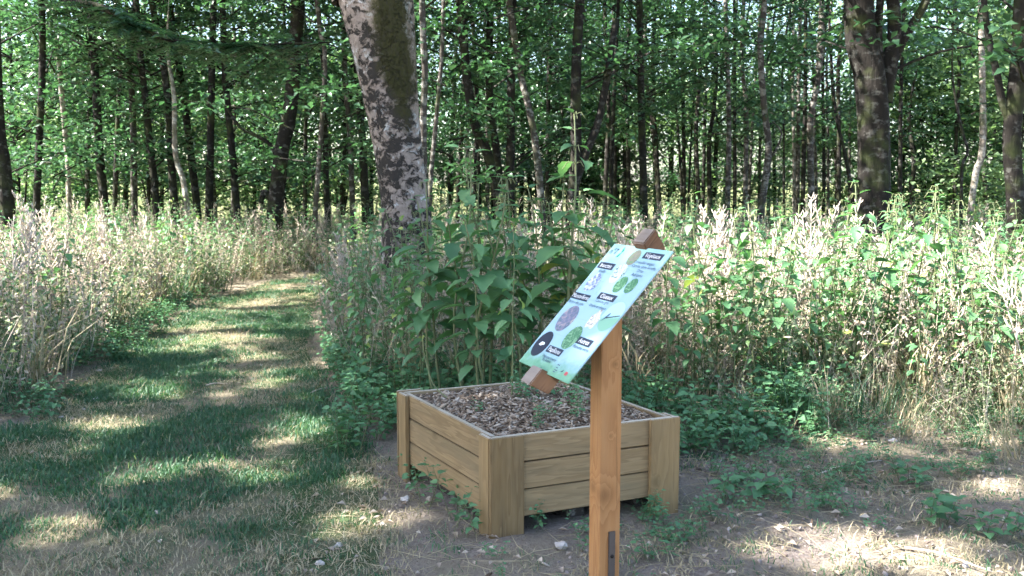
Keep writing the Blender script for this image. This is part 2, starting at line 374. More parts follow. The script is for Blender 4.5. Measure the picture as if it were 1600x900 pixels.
# ------------------------------------------------------------------ scatter of uncountable stuff (geometry nodes on one object)
def proto_collection(name, objs):
    c=bpy.data.collections.new(name)
    for i,o in enumerate(objs): o.name='%s_%02d'%(name,i); c.objects.link(o)
    return c
def scatter(name, coll, P, rot, scl, idx, label, cat):
    n=len(P); me=bpy.data.meshes.new(name); me.vertices.add(n); me.vertices.foreach_set('co',np.asarray(P,np.float32).ravel())
    a=me.attributes.new('rot','FLOAT_VECTOR','POINT'); a.data.foreach_set('vector',np.asarray(rot,np.float32).ravel())
    a=me.attributes.new('scl','FLOAT_VECTOR','POINT'); sc=np.asarray(scl,np.float32)
    if sc.ndim==1: sc=np.repeat(sc[:,None],3,1)
    a.data.foreach_set('vector',sc.ravel())
    a=me.attributes.new('idx','INT','POINT'); a.data.foreach_set('value',np.asarray(idx,np.int32))
    o=obj(name,me); ng=bpy.data.node_groups.new(name+'_nodes','GeometryNodeTree')
    ng.interface.new_socket('Geometry',in_out='INPUT',socket_type='NodeSocketGeometry'); ng.interface.new_socket('Geometry',in_out='OUTPUT',socket_type='NodeSocketGeometry')
    gi=ng.nodes.new('NodeGroupInput'); go=ng.nodes.new('NodeGroupOutput')
    ci=ng.nodes.new('GeometryNodeCollectionInfo'); ci.inputs['Collection'].default_value=coll
    ci.inputs['Separate Children'].default_value=True; ci.inputs['Reset Children'].default_value=True
    ip=ng.nodes.new('GeometryNodeInstanceOnPoints'); ip.inputs['Pick Instance'].default_value=True
    def na(nm,t):
        q=ng.nodes.new('GeometryNodeInputNamedAttribute'); q.data_type=t; q.inputs['Name'].default_value=nm
        return [x for x in q.outputs if x.enabled and x.name=='Attribute'][0]
    er=ng.nodes.new('FunctionNodeEulerToRotation'); L=ng.links.new
    L(na('rot','FLOAT_VECTOR'),er.inputs[0]); L(er.outputs[0],ip.inputs['Rotation']); L(na('scl','FLOAT_VECTOR'),ip.inputs['Scale'])
    L(na('idx','INT'),ip.inputs['Instance Index']); L(gi.outputs[0],ip.inputs['Points']); L(ci.outputs[0],ip.inputs['Instance']); L(ip.outputs[0],go.inputs[0])
    md=o.modifiers.new('scatter','NODES'); md.node_group=ng
    return tag(o,label,cat,kind='stuff')
def rots(n,tilt=.12,g=rng): return np.stack([g.normal(0,tilt,n),g.normal(0,tilt,n),g.uniform(0,6.283,n)],1)
def pobj(name,me): return bpy.data.objects.new(name,me)
def onground(P,dz=0): return np.c_[P,zrel(P[:,0],P[:,1])+dz]

# ------------------------------------------------------------------ plant sources
def nettle_mesh(seed,H=1.5,pairs=13,first=.28,leaf=.105,catkins=True,lean=.10,bare=0,mat='nettle'):
    g=np.random.default_rng(seed); mb=MB()
    az=g.uniform(0,6.28); k=10; t=np.linspace(0,1,k)
    P=np.stack([lean*H*np.cos(az)*t**1.8+.012*np.sin(t*9+az)*H,lean*H*np.sin(az)*t**1.8+.012*np.cos(t*7)*H,H*t],1)
    V,F=tube(P,.0045*H*(1-.75*t)+.0012,5); mb.add(V,F,g.uniform(.2,.8),1)
    a0=g.uniform(0,6.28)
    for i in range(pairs):
        u=first+(1-first)*(i/(pairs-1))**.92; q=np.array([np.interp(u,t,P[:,c]) for c in range(3)])
        prof=(math.sin(math.pi*min(1,(u-first)/(1-first)*.78+.22))**.7); prof=max(prof,.42)
        for sd in (0,1):
            if g.random()<.10: continue
            a=a0+i*math.pi/2+sd*math.pi+g.normal(0,.25)
            L=leaf*prof*g.uniform(.75,1.2); out=np.array([math.cos(a),math.sin(a),0.])
            pit=g.uniform(.15,.7) if u>.9 else g.uniform(-.55,.15)
            pet=L*.38; b=q+out*pet*.9+np.array([0,0,pet*.35])
            V,F=tube(np.array([q,q*.5+b*.5+[0,0,.006],b]),np.array([.0016,.0013,.001]),3,cap=False); mb.add(V,F,.4,1)
            D=out*math.cos(pit)+np.array([0,0,math.sin(pit)])+g.normal(0,.15,3); N=np.array([0,0,1.])+out*.35+g.normal(0,.25,3)
            toothed_leaf(mb,b,D,N,L,L*g.uniform(.56,.7),g.uniform(.4,1.25),np.clip(g.normal(.45,.2),0,1) if g.random()>.04 else 1.,0)
        if catkins and u>.55 and g.random()<.75:
            for c in range(3):
                a=g.uniform(0,6.28); l=g.uniform(.03,.07); o=np.array([math.cos(a),math.sin(a),0])
                V,F=tube(np.array([q,q+o*l*.6+[0,0,.01],q+o*l-[0,0,l*.5]]),np.array([.002,.0025,.0015]),3,cap=False); mb.add(V,F,.95,1)
    return mb.mesh('nettle',[M[mat],M['stem']])
def drystalk_mesh(seed,H=1.25,sprigs=34,spread=.5,start=.55,leaves=14):
    g=np.random.default_rng(seed); mb=MB(); az=g.uniform(0,6.28); k=8; t=np.linspace(0,1,k)
    P=np.stack([.10*H*np.cos(az)*t**2+.01*np.sin(t*8),.10*H*np.sin(az)*t**2,H*t],1); base=g.uniform(.35,.8)
    V,F=tube(P,.0036*(1-.7*t)+.0010,4); mb.add(V,F,base*.8,0)
    for i in range(sprigs):
        u=start+(1-start)*g.random(); q=np.array([np.interp(u,t,P[:,c]) for c in range(3)]); a=g.uniform(0,6.28)
        l=(.05+.10*(1-u)/(1-start))*g.uniform(.6,1.3); o=np.array([math.cos(a)*spread,math.sin(a)*spread,.85])
        e=q+o*l; m=(q+e)/2+np.array([math.cos(a),math.sin(a),0])*l*.12
        V,F=tube(np.array([q,m,e]),np.array([.0022,.0042,.0016]),3); mb.add(V,F,np.clip(base+g.normal(0,.15),0,1),0)
    n=leaves
    u=g.uniform(.05,.85,n); q=np.stack([np.interp(u,t,P[:,c]) for c in range(3)],1); a=g.uniform(0,6.28,n)
    D=np.stack([np.cos(a),np.sin(a),g.uniform(-1.4,.1,n)],1); N=g.normal(0,1,(n,3))
    leaf_quads(mb,q,D,N,g.uniform(.03,.075,n),g.uniform(.012,.035,n),g.random(n),1,.4)
    return mb.mesh('dry_stalk',[M['dry'],M['dryleaf']])
def drybush_mesh(seed,H=.95,stems=4,leaves=110):                     # brown stems with clinging shrivelled leaves
    g=np.random.default_rng(seed); mb=MB(); t=np.linspace(0,1,5)
    for s_ in range(stems):
        az=g.uniform(0,6.28); b=np.array([g.normal(0,.05),g.normal(0,.05),0]); h=H*g.uniform(.6,1.1); l=g.uniform(.02,.38)
        P=b+np.stack([l*h*np.cos(az)*t,l*h*np.sin(az)*t,h*t],1); tn=g.uniform(.1,.9)
        V,F=tube(P,.0022*(1-.6*t)+.0007,3,cap=False); mb.add(V,F,tn*.7,0)
        n=leaves//stems; u=g.uniform(.05,1,n); q=np.stack([np.interp(u,t,P[:,c]) for c in range(3)],1)+g.normal(0,.012,(n,3))
        D=g.normal(0,1,(n,3))+[0,0,-.7]; leaf_quads(mb,q,D,g.normal(0,1,(n,3)),g.uniform(.015,.055,n),g.uniform(.008,.028,n),np.clip(g.normal(.55,.25,n),0,1),1,.4)
    return mb.mesh('dry_bush',[M['dry'],M['dryleaf']])
def herb_mesh(seed,H=.85,stems=4,leaves=110):                      # tangled half-withered herb
    g=np.random.default_rng(seed); mb=MB(); t=np.linspace(0,1,5)
    for s_ in range(stems):
        az=g.uniform(0,6.28); b=np.array([g.normal(0,.07),g.normal(0,.07),0]); h=H*g.uniform(.5,1.1); l=g.uniform(.1,.6)
        P=b+np.stack([l*h*np.cos(az)*t**1.5,l*h*np.sin(az)*t**1.5,h*t*(1-.18*l*t)],1); V,F=tube(P,.0022*(1-.6*t)+.0006,3,cap=False); mb.add(V,F,g.uniform(.1,.9),1)
        n=leaves//stems; u=g.uniform(.08,1,n); q=np.stack([np.interp(u,t,P[:,c]) for c in range(3)],1)+g.normal(0,.022,(n,3))
        D=g.normal(0,1,(n,3))+[0,0,-.2]; leaf_quads(mb,q,D,g.normal(0,.7,(n,3))+[0,0,1],g.uniform(.02,.065,n),g.uniform(.012,.036,n),np.clip(g.normal(.5,.25,n),0,1),0,.3)
    return mb.mesh('herb',[M['herb'],M['dry']])
def cover_mesh(seed,H=.28,stems=4,leaf=.055,mat='cover'):
    g=np.random.default_rng(seed); mb=MB()
    for s_ in range(stems):
        b=np.array([g.normal(0,.06),g.normal(0,.06),0]); az=g.uniform(0,6.28); h=H*g.uniform(.55,1.15); t=np.linspace(0,1,4)
        P=b+np.stack([.4*h*np.cos(az)*t,.4*h*np.sin(az)*t,h*t],1); V,F=tube(P,.0025*(1-.6*t)+.0006,3,cap=False); mb.add(V,F,.5,1)
        for i in range(5):
            u=.3+.7*i/4; q=np.array([np.interp(u,t,P[:,c]) for c in range(3)])
            for sd in (0,1):
                a=az+i*1.57+sd*3.14+g.normal(0,.3); o=np.array([math.cos(a),math.sin(a),g.uniform(-.1,.5)])
                L=leaf*g.uniform(.7,1.3)*(1-.3*(u>.9)); toothed_leaf(mb,q+o*.02,o,np.array([0,0,1])+g.normal(0,.25,3),L,L*.72,g.uniform(.2,.9),np.clip(g.normal(.5,.22),0,.93),0)
    return mb.mesh('cover',[M[mat],M['stem']])
def tuft_mesh(seed,n=38,h=.024,r=.05,mat='grass',lean=1.3,w=.0022):
    g=np.random.default_rng(seed); mb=MB()
    b=np.stack([g.normal(0,r,n),g.normal(0,r,n),np.zeros(n)-.004],1); a=g.uniform(0,6.28,n); H=h*g.uniform(.5,1.4,n); l=g.uniform(.2,lean,n)*H
    d=np.stack([np.cos(a),np.sin(a),np.zeros(n)],1); x=np.stack([-np.sin(a),np.cos(a),np.zeros(n)],1)*w
    m=b+d*l[:,None]*.35+np.stack([0*H,0*H,H*.65],1); tp=b+d*l[:,None]+np.stack([0*H,0*H,H],1)
    V=np.stack([b-x,b+x,m+x*.8,m-x*.8,tp],1).reshape(-1,3); k=np.arange(n)*5
    T=np.concatenate([np.stack([k,k+1,k+2],1),np.stack([k,k+2,k+3],1),np.stack([k+3,k+2,k+4],1)])
    mb.add(V,T,np.repeat(np.clip(g.normal(.45,.22,n),0,1),5)); return mb.mesh('tuft',[M[mat]])

nettles=[nettle_mesh(100+i,H=1.5,pairs=R.choice([12,13,14]),leaf=R.uniform(.105,.13)) for i in range(6)]
nettles_bare=[nettle_mesh(120+i,H=1.4,pairs=10,first=.5,leaf=.11) for i in range(4)]
drystalks=[drystalk_mesh(200+i,H=1.25,spread=R.uniform(.3,.7)) for i in range(6)]
K_dry=proto_collection('dry_weed_source',[pobj('s',m) for m in drystalks]+[pobj('s',drybush_mesh(230+i)) for i in range(6)])
K_green=proto_collection('green_weed_source',[pobj('s',nettle_mesh(140+i,H=1.0,pairs=9,first=.25,leaf=.085,catkins=False)) for i in range(5)]+[pobj('s',m) for m in nettles_bare])
K_herb=proto_collection('herb_source',[pobj('s',herb_mesh(260+i)) for i in range(6)])
covers=[cover_mesh(300+i) for i in range(5)]
K_cover=proto_collection('ground_cover_source',[pobj('s',m) for m in covers])
K_grass=proto_collection('grass_source',[pobj('s',tuft_mesh(400+i)) for i in range(5)]+[pobj('s',tuft_mesh(410+i,mat='straw',h=.022,lean=2.2,n=24)) for i in range(3)])
K_tall=proto_collection('tall_grass_source',[pobj('s',tuft_mesh(430+i,n=30,h=.38,r=.05,lean=.9,w=.0035,mat='straw' if i%2 else 'grass')) for i in range(4)])

# ------------------------------------------------------------------ trees
def crown_mesh(name,seed,z0,z1,r,nb,nleaf,leaf=.09,flat=.45,mat='leaf',low=0.,per=6,sig=.34,cz=0.,twig=True,keep=None):
    """Leaves in clumps along many boughs; a bough is a thin twig, each leaf a folded two-triangle blade."""
    g=np.random.default_rng(seed); mb=MB(); cl=[]
    for i in range(nb):
        z=z0+(z1-z0)*g.random()**.9; f=(z-z0)/(z1-z0); a=g.uniform(0,6.28)
        ln=r*(.45+.75*math.sin(math.pi*min(1,.18+.75*f)))*g.uniform(.55,1.15); sl=g.uniform(-.05,.55)
        e=np.array([math.cos(a)*ln,math.sin(a)*ln,sl*ln]); b=np.array([0,0,z]); m=b+e*.5+[0,0,.08*ln]
        if twig:
            V,F=tube(np.array([b,m,b+e]),np.array([.02,.012,.004]),3,cap=False); mb.add(V,F,.5,1)
        for j in range(per):
            t=.3+.75*(j+g.random())/per; cl.append(b+e*t+[0,0,.08*ln*math.sin(3*t)]+g.normal(0,.12*r/2.5,3))
    cl=np.array(cl); n=nleaf; ci=g.integers(0,len(cl),n)
    sg=sig*g.uniform(.6,1.3,len(cl))[ci]
    off=g.normal(0,1,(n,3)); off[:,2]*=flat; P=cl[ci]+off*sg[:,None]
    az=g.uniform(0,6.28,n); D=np.stack([np.cos(az),np.sin(az),g.normal(-.25,.3,n)],1)
    N=np.stack([g.normal(0,.45,n),g.normal(0,.45,n),np.ones(n)],1)
    if keep is not None:
        k=keep(P,g); P,D,N,ci=P[k],D[k],N[k],ci[k]; n=len(P)
    ct=g.random(len(cl))*.5
    leaf_quads(mb,P,D,N,leaf*g.uniform(.5,1.5,n),leaf*.72*g.uniform(.7,1.2,n),np.clip(ct[ci]+g.random(n)*.5,0,1))
    return mb.mesh(name,[M[mat],M['bark']])
CROWNS=[crown_mesh('crown',500+i,2.6,12.5,2.3,44,4600,.125,flat=.3,sig=.3) for i in range(4)]
CROWNS_LOW=[crown_mesh('crown',520+i,1.3,11.0,2.1,44,4600,.12,flat=.3,sig=.3) for i in range(4)]
CROWNS_THIN=[crown_mesh('crown',540+i,2.2,12.5,1.3,34,2200,.12,per=5,sig=.26,flat=.32) for i in range(4)]

TREES=[]
def tree(pts,d,wpx,bark='bark',name='forest_tree',crown=None,cs=1.,forks=(),n=9,taper=.55,wob=.05,ztop=12.,label=None,cat='tree',group=None,lean_keep=.35,crown_at=None,seed=None):
    """pts: trunk centre line as photo pixels at ground distance d, lowest first; it is carried down to the ground and up to ztop."""
    seed=seed if seed is not None else len(TREES)+1
    Q=[np.array(at(x,y,d)) for x,y in pts]; lo=Q[0].copy(); 
    sl=(Q[1]-Q[0])/max(.3,(Q[1]-Q[0])[2]); base=lo-sl*lo[2]*.5; base[2]=-.25
    us=(Q[-1]-Q[-2]); us=us/max(.2,us[2]); g=np.random.default_rng(seed)
    top=Q[-1]+us*lean_keep*(ztop-Q[-1][2]); top[2]=ztop; mid=Q[-1]*.55+top*.45+np.array([g.normal(0,.15),g.normal(0,.3),0])
    P=spline(np.array([base]+Q+[mid,top]),22 if d>13 else 40)
    r=wpx*d/F_PX/2; u=np.clip((P[:,2])/ztop,0,1); rad=r*(1-taper*u**.9-.35*np.clip((u-.6)/.4,0,1))*(1+.35*np.exp(-np.clip(P[:,2],0,9)/.25))
    mb=MB(); O=np.array([base[0],base[1],0]); V,F=tube(P-O,np.maximum(rad,.012),n,wob=wob,seed=seed); mb.add(V,F)
    for (fp,fw) in forks:
        q=np.array([np.array(at(x,y,d+(dd[0] if dd else 0))) for x,y,*dd in fp]); K=spline(q,12); fr=fw*d/F_PX/2
        V,F=tube(K-O,np.linspace(fr,fr*.62,12),max(6,n-2),wob=wob,seed=seed+9); mb.add(V,F)
    e=empty(name,O.tolist()); obj('trunk',mb.mesh('trunk',[M[bark]],smooth=True),e)
    if crown is not None:
        c=obj('crown',crown,e); c.rotation_euler=(0,0,g.uniform(0,6.28)); c.scale=(cs,cs,1. if cs<1.3 else cs*.8)
        k=crown_at or 6.; i=int(np.argmin(abs(P[:,2]-k))); c.location=(P[i,0]-O[0],P[i,1]-O[1],0)
    e['px']=pts[0][0]; tag(e,label,cat,group); TREES.append(e); return e
def rc(L): return R.choice(L)

# the mottled trunk by the path
def main_tree():
    d=9.3; e=None
    rows=[(345,597,674),(300,595,668),(230,586,660),(170,574,655),(113,561,651),(60,548,648),(0,533,645)]
    P=[];r=[]
    for y,a,b in rows: P.append(np.array(at((a+b)/2,y,d))); r.append((b-a)*d/F_PX/2)
    base=P[0].copy(); base[2]=-.2; base[0]+=.03; m0=P[0].copy(); m0[2]=.35
    P=[base,m0]+P; r=[r[0]*1.55,r[0]*1.12]+r
    P.append(P[-1]+np.array([-.10,0,.5])); r.append(r[-1]*.98)
    K=spline(np.array(P),60); rr=np.interp(np.linspace(0,len(P)-1,60),np.arange(len(P)),r)
    O=np.array([K[0,0],K[0,1],0]); mb=MB(); V,F=tube(K-O,rr,40,wob=.025,seed=4); mb.add(V,F)
    T=K[-1]
    for dx,dy,w in ((-1.6,.4,.19),(.55,-.3,.20)):
        q=spline(np.array([T-[0,0,.5]+[np.sign(dx)*.12,0,0],T+[dx*.3,dy*.3,1.],T+[dx,dy,4.2],T+[dx*1.5,dy*2,8.5]]),16)
        V,F=tube(q-O,np.linspace(w*1.15,w*.3,16),14,wob=.04); mb.add(V,F)
    e=empty('mottled_tree',O.tolist()); obj('trunk',mb.mesh('trunk',[M['bark_main']],smooth=True),e)
    c=obj('crown',crown_mesh('crown',560,0,5.5,3.2,60,16000,.09),e); c.location=(-.6,0,9.)
    tag(e,'thick leaning tree with white, black and mossy mottled bark beside the path','tree')
main_tree()

T=tree
LOW,MID,THIN=CROWNS_LOW,CROWNS,CROWNS_THIN
# trunks of the wood that can be told apart, left to right
T([(11,325),(4,250),(-6,170)],15,24,crown=LOW[0],label='dark stout trunk cut by the left edge of the photo behind dry weeds',n=12)
T([(57,330),(62,200),(66,40)],17,12,crown=LOW[1],label='slim dark trunk, first one right of the stout trunk at the left edge')
T([(108,325),(106,250),(102,210)],19,9,'bark_pale',crown=MID[0],label='thin pale sunlit trunk left of the dark group by the dry weeds')
T([(164,330),(155,230),(145,60)],18,15,crown=LOW[2],label='dark trunk leaning slightly left, next right of the thin pale sunlit trunk')
T([(180,310),(184,180),(186,60)],22,8,crown=THIN[0],label='very thin dark trunk hugging the right side of a darker leaning one')
T([(210,330),(208,200),(206,60)],19,11,'bark_grey',crown=MID[1],label='straight grey-brown trunk with a sunlit left edge in the left wood')
T([(245,330),(232,200),(215,30)],18,12,crown=MID[2],label='dark trunk leaning left above the sunlit weeds of the left bank')
T([(274,335),(266,240),(258,120)],18,13,crown=LOW[3],label='dark trunk just left of the crooked pale trunk in the left wood')
T([(294,335),(286,280),(274,240),(272,150)],17,11,'bark_pale',crown=None,ztop=5,label='short crooked pale trunk leaning left in the middle of the left wood')
T([(308,325),(297,230),(285,140)],19,13,crown=MID[3],label='dark trunk just right of the crooked pale trunk in the left wood')
T([(327,333),(329,220),(331,90)],18,13,crown=LOW[0],label='straight dark trunk standing two places right of the crooked pale one')
T([(370,335),(362,230),(350,90)],18,12,crown=MID[0],label='solitary slim dark trunk halfway between the crooked pale and the forked dark tree')
T([(430,330),(440,240),(458,130)],17,26,crown=LOW[1],n=12,label='stout dark forked tree leaning right with a long side limb, left of the path end',
  forks=[([(436,262),(424,228),(400,212),(372,196),(345,150)],7),([(434,330),(414,300),(408,318)],12)])
T([(493,330),(500,230),(508,90),(496,10)],16,9,'bark_grey',crown=THIN[1],label='thin pale pole-like trunk rising where the path ends')
T([(511,330),(508,220),(505,90)],20,10,crown=MID[1],label='thin dark trunk close behind the pale pole-like trunk')
T([(533,315),(538,230),(540,120)],26,7,crown=THIN[2],label='very thin far trunk right of the pale pole-like trunk')
T([(551,325),(546,200),(538,80)],18,10,'bark_grey',crown=THIN[3],label='thin grey trunk, second left of the mottled tree')
T([(571,325),(566,220),(558,110)],18,13,crown=MID[2],label='dark trunk immediately left of the mottled tree')
T([(664,330),(661,200),(664,110),(660,20)],12,12,'bark_grey',crown=THIN[0],label='pale slender trunk rising behind the right side of the mottled tree')
T([(672,300),(682,180),(692,40)],14,8,'bark_grey',crown=THIN[1],label='thin greyish stem leaning right, next to the mottled tree')
T([(716,300),(721,220),(724,150)],24,7,crown=THIN[2],label='thin dark stem left of the leaning dark group behind the tall nettle')
T([(740,310),(742,240),(746,180)],22,9,crown=MID[3],label='thin dark trunk next left of the leaning dark pair')
T([(779,320),(762,240),(733,150)],16,17,crown=LOW[2],n=12,label='dark trunk leaning strongly left behind the tall nettle, outer one of a pair')
T([(782,320),(775,230),(764,130)],16.6,14,crown=MID[0],label='dark trunk leaning slightly left, inner one of the pair behind the tall nettle')
T([(797,330),(798,230),(799,120)],16,15,crown=LOW[3],n=12,label='upright dark trunk right of the left-leaning pair behind the tall nettle')
T([(846,320),(836,220),(824,160),(806,70)],15,13,'bark_grey',crown=THIN[3],label='left-leaning trunk with a white sunlit upper part behind the nettles')
T([(893,330),(900,240),(900,110)],15,19,crown=MID[1],n=12,label='dark trunk forking into a V, right of the white-topped leaning trunk',
  forks=[([(897,290),(915,240),(935,190),(950,110),(962,30)],15)])
T([(945,318),(949,230),(951,160)],24,8,crown=THIN[0],label='thin trunk, first right of the dark V-forked tree')
T([(961,318),(961,210),(960,120)],27,7,crown=THIN[1],label='thin trunk, second right of the dark V-forked tree')
T([(983,318),(981,210),(978,120)],26,7,crown=THIN[2],label='thin trunk, third right of the dark V-forked tree')
T([(1006,325),(1003,200),(1001,90)],19,13,crown=MID[2],label='sturdy straight dark trunk, fourth right of the V-forked tree')
T([(1030,318),(1024,210),(1020,120)],25,8,crown=THIN[3],label='thin trunk, fifth right of the dark V-forked tree')
T([(1069,315),(1068,200),(1066,60)],26,7,crown=THIN[0],label='very thin dark pole rising directly above the middle of the sign top')
T([(1092,315),(1088,200),(1096,90)],24,7,crown=THIN[1],label='thin slightly wavy pole, next right of the pole above the sign')
T([(1109,318),(1108,220),(1118,140)],25,8,crown=THIN[2],label='thin pole bending right, second right of the pole above the sign')
T([(1137,310),(1139,190),(1134,20)],20,9,'bark_grey',crown=MID[3],label='straight grey trunk with sunlit patches, midway between sign and broad trunk')
T([(1164,315),(1166,170),(1159,80)],21,8,'bark_grey',crown=THIN[3],label='thin pale trunk right of the straight grey one with sunlit patches')
T([(1189,330),(1201,235),(1194,170),(1188,80),(1194,10)],17,12,'bark_grey',crown=THIN[0],label='wavy trunk, dark below and white above, with a crooked side twig',
  forks=[([(1201,250),(1212,235),(1221,208),(1208,190)],4)])
T([(1241,290),(1240,200),(1239,120)],28,6,'bark_pale',crown=THIN[1],label='very thin pale stem right of the wavy white trunk')
T([(1254,318),(1256,230),(1258,140)],24,8,crown=THIN[2],label='thin dark trunk, third left of the broad trunk')
T([(1268,320),(1266,190),(1279,120),(1284,10)],20,11,'bark_grey',crown=MID[0],label='grey trunk kinked to the right, second left of the broad trunk')
T([(1287,305),(1287,190),(1286,100)],26,6,crown=THIN[3],label='very thin dark pole between the kinked grey trunk and the broad trunk')
T([(1333,318),(1320,240),(1306,180)],21,7,crown=None,label='thin bent stem leaning away from the foot of the broad trunk',ztop=6)
T([(1366,330),(1366,230),(1362,120),(1343,10)],13.5,52,n=18,wob=.06,crown=MID[1],cs=1.35,taper=.4,label='broad dark trunk with heavy spreading limbs, largest on the right side',
  forks=[([(1380,160),(1392,90),(1398,40),(1390,-60)],27),([(1388,110),(1412,60),(1436,22),(1470,-40)],17),([(1378,130),(1372,60),(1378,-30)],16),([(1396,110),(1430,95),(1480,78),(1540,70)],5)])
T([(1406,312),(1407,220),(1408,130)],22,7,crown=THIN[0],label='thin stem just right of the broad trunk')
T([(1425,305),(1424,285),(1428,255)],24,9,crown=None,ztop=5,label='short dim stem in the shade right of the broad trunk')
T([(1502,325),(1503,260),(1512,236),(1502,200)],19,6,crown=None,ztop=5,label='thin crooked dark sapling between the broad trunk and the right edge')
T([(1518,320),(1526,265),(1533,245),(1536,180)],20,11,'bark_pale',crown=THIN[1],label='pale sunlit leaning trunk between the broad trunk and the right edge')
T([(1540,310),(1538,260),(1539,190)],24,7,'bark_grey',crown=THIN[2],label='thin grey trunk close beside the pale leaning one at right')
T([(1588,340),(1580,230),(1584,170),(1596,60),(1597,0)],11,28,n=16,crown=MID[2],crown_at=8,taper=.35,label='dark lichened trunk forking low at the right edge of the photo',
  forks=[([(1578,190),(1566,160),(1556,110),(1543,50),(1535,-20)],13)])
# deeper in the wood: poles that nothing tells apart share a label within their stretch
def deep(n,x0,x1,d0,d1,label,group,w0=4.5,w1=8.,low=.5):
    for i in range(n):
        px=x0+(x1-x0)*(i+R.random())/n; d=R.uniform(d0,d1); ln=R.gauss(0,10)
        T([(px,305),(px+ln*.4,200),(px+ln,80)],d,R.uniform(w0,w1),rc(['bark','bark','bark_grey']),crown=(rc(LOW if R.random()<low else THIN+MID) if R.random()<.42 else None),n=6,wob=.03,label=label,group=group)
deep(18,20,590,24,37,'dim distant pole of the wood left of the mottled tree','distant poles of the left wood',5,9,.8)
deep(14,690,900,24,37,'dim distant pole of the wood behind the leaning dark trunks','distant poles of the middle wood')
deep(34,900,1335,22,38,'dim distant pole in the dense stand between V-forked and broad tree','distant poles of the right wood',4,8,.3)
deep(7,1400,1640,24,36,'dim distant pole of the wood right of the broad trunk','distant poles by the right edge')

# tree at the left, out of the frame, whose bough hangs into the upper left corner
def bough_tree():
    d=10.5; e=empty('overhanging_tree',(-8.2,d,0)); O=np.array([-8.2,d,0])
    mb=MB(); V,F=tube(spline(np.array([[0,0,-.2],[.1,0,2.],[.2,0,4.6],[.1,.2,9]]),16),np.linspace(.24,.10,16),12,wob=.05); mb.add(V,F); obj('trunk',mb.mesh('trunk',[M['bark']],smooth=True),e)
    g=np.random.default_rng(77)
    q=[O+np.array([.18,0,4.1])]+[np.array(at(x,y,d+dd)) for x,y,dd in ((40,-22,.1),(110,2,0),(165,14,-.1),(205,40,-.2),(265,62,-.3),(330,76,-.4),(410,70,-.5),(520,66,-.6))]
    K=spline(np.array(q),30); mb=MB(); V,F=tube(K-O,np.linspace(.06,.008,30),7,wob=.05); mb.add(V,F,.5,1)
    Ps=[];Ds=[]
    for i in range(130):                                            # feathery side sprays
        u=g.uniform(.30,1.); b=np.array([np.interp(u,np.linspace(0,1,30),K[:,c]) for c in range(3)])
        a=g.uniform(0,6.28); l=g.uniform(.25,.75); o=np.array([math.cos(a),math.sin(a)*.9,g.uniform(-.45,.3)]); t=np.linspace(0,1,12)[:,None]
        s_=b+o*l*t+np.array([0,0,-.18])*l*t**2
        V,F=tube((s_-O)[::4],np.array([.004,.003,.002]),3,cap=False); mb.add(V,F,.5,1)
        x=unit(np.cross(o,[0,0,1.]))
        for sd in (-1,1): Ps.append(s_[2:]); Ds.append(np.repeat((x*sd+o*.5+g.normal(0,.12,3))[None],10,0))
    P=np.concatenate(Ps)-O; D=np.concatenate(Ds); n=len(P)
    leaf_quads(mb,P,D,np.stack([g.normal(0,.3,n),g.normal(0,.3,n),np.ones(n)],1),g.uniform(.06,.12,n),g.uniform(.03,.055,n),np.clip(g.normal(.55,.2,n),0,1))
    obj('bough',mb.mesh('bough',[M['leaf'],M['bark']]),e)
    c=obj('crown',MID[3],e); c.location=(0,0,2.2)
    tag(e,'tree whose leafy bough reaches in from the upper left corner','tree')
bough_tree()

# hazel-like bushes and leafy saplings that fill the view between the poles
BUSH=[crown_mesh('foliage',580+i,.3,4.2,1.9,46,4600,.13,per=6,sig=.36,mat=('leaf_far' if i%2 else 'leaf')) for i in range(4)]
def bush(px,d,sc,label,group):
    p=at(px,281,d); e=empty('understorey_bush',(p.x,p.y,0)); c=obj('foliage',rc(BUSH),e); c.scale=(sc,sc,sc); c.rotation_euler=(0,0,R.uniform(0,6))
    mb=MB(); g=np.random.default_rng(R.randrange(9999))
    for i in range(4):
        a=g.uniform(0,6.28); V,F=tube(np.array([[0,0,-.1],[math.cos(a)*.25,math.sin(a)*.25,1.4],[math.cos(a)*.8,math.sin(a)*.8,3.4]])*sc,np.array([.03,.022,.008]),5); mb.add(V,F)
    obj('stems',mb.mesh('stems',[M['bark']]),e); tag(e,label,'bush',group)
for px in np.linspace(-10,575,13): bush(px+R.uniform(-15,15),R.uniform(24,38),R.uniform(.9,1.5),'leafy green bush between the trunks of the left wood','bushes of the left wood')
for px in np.linspace(690,900,5): bush(px+R.uniform(-15,15),R.uniform(29,37),R.uniform(.8,1.3),'leafy green bush far behind the leaning dark trunks','bushes of the middle wood')
for px in np.linspace(920,1330,8): bush(px+R.uniform(-15,15),R.uniform(30,38),R.uniform(.8,1.3),'leafy green bush deep between the dense thin poles','bushes of the right wood')
for px in np.linspace(1410,1600,6): bush(px+R.uniform(-15,15),R.uniform(22,36),R.uniform(1.1,1.7),'pale green bush between the broad trunk and the right edge','bushes by the right edge')

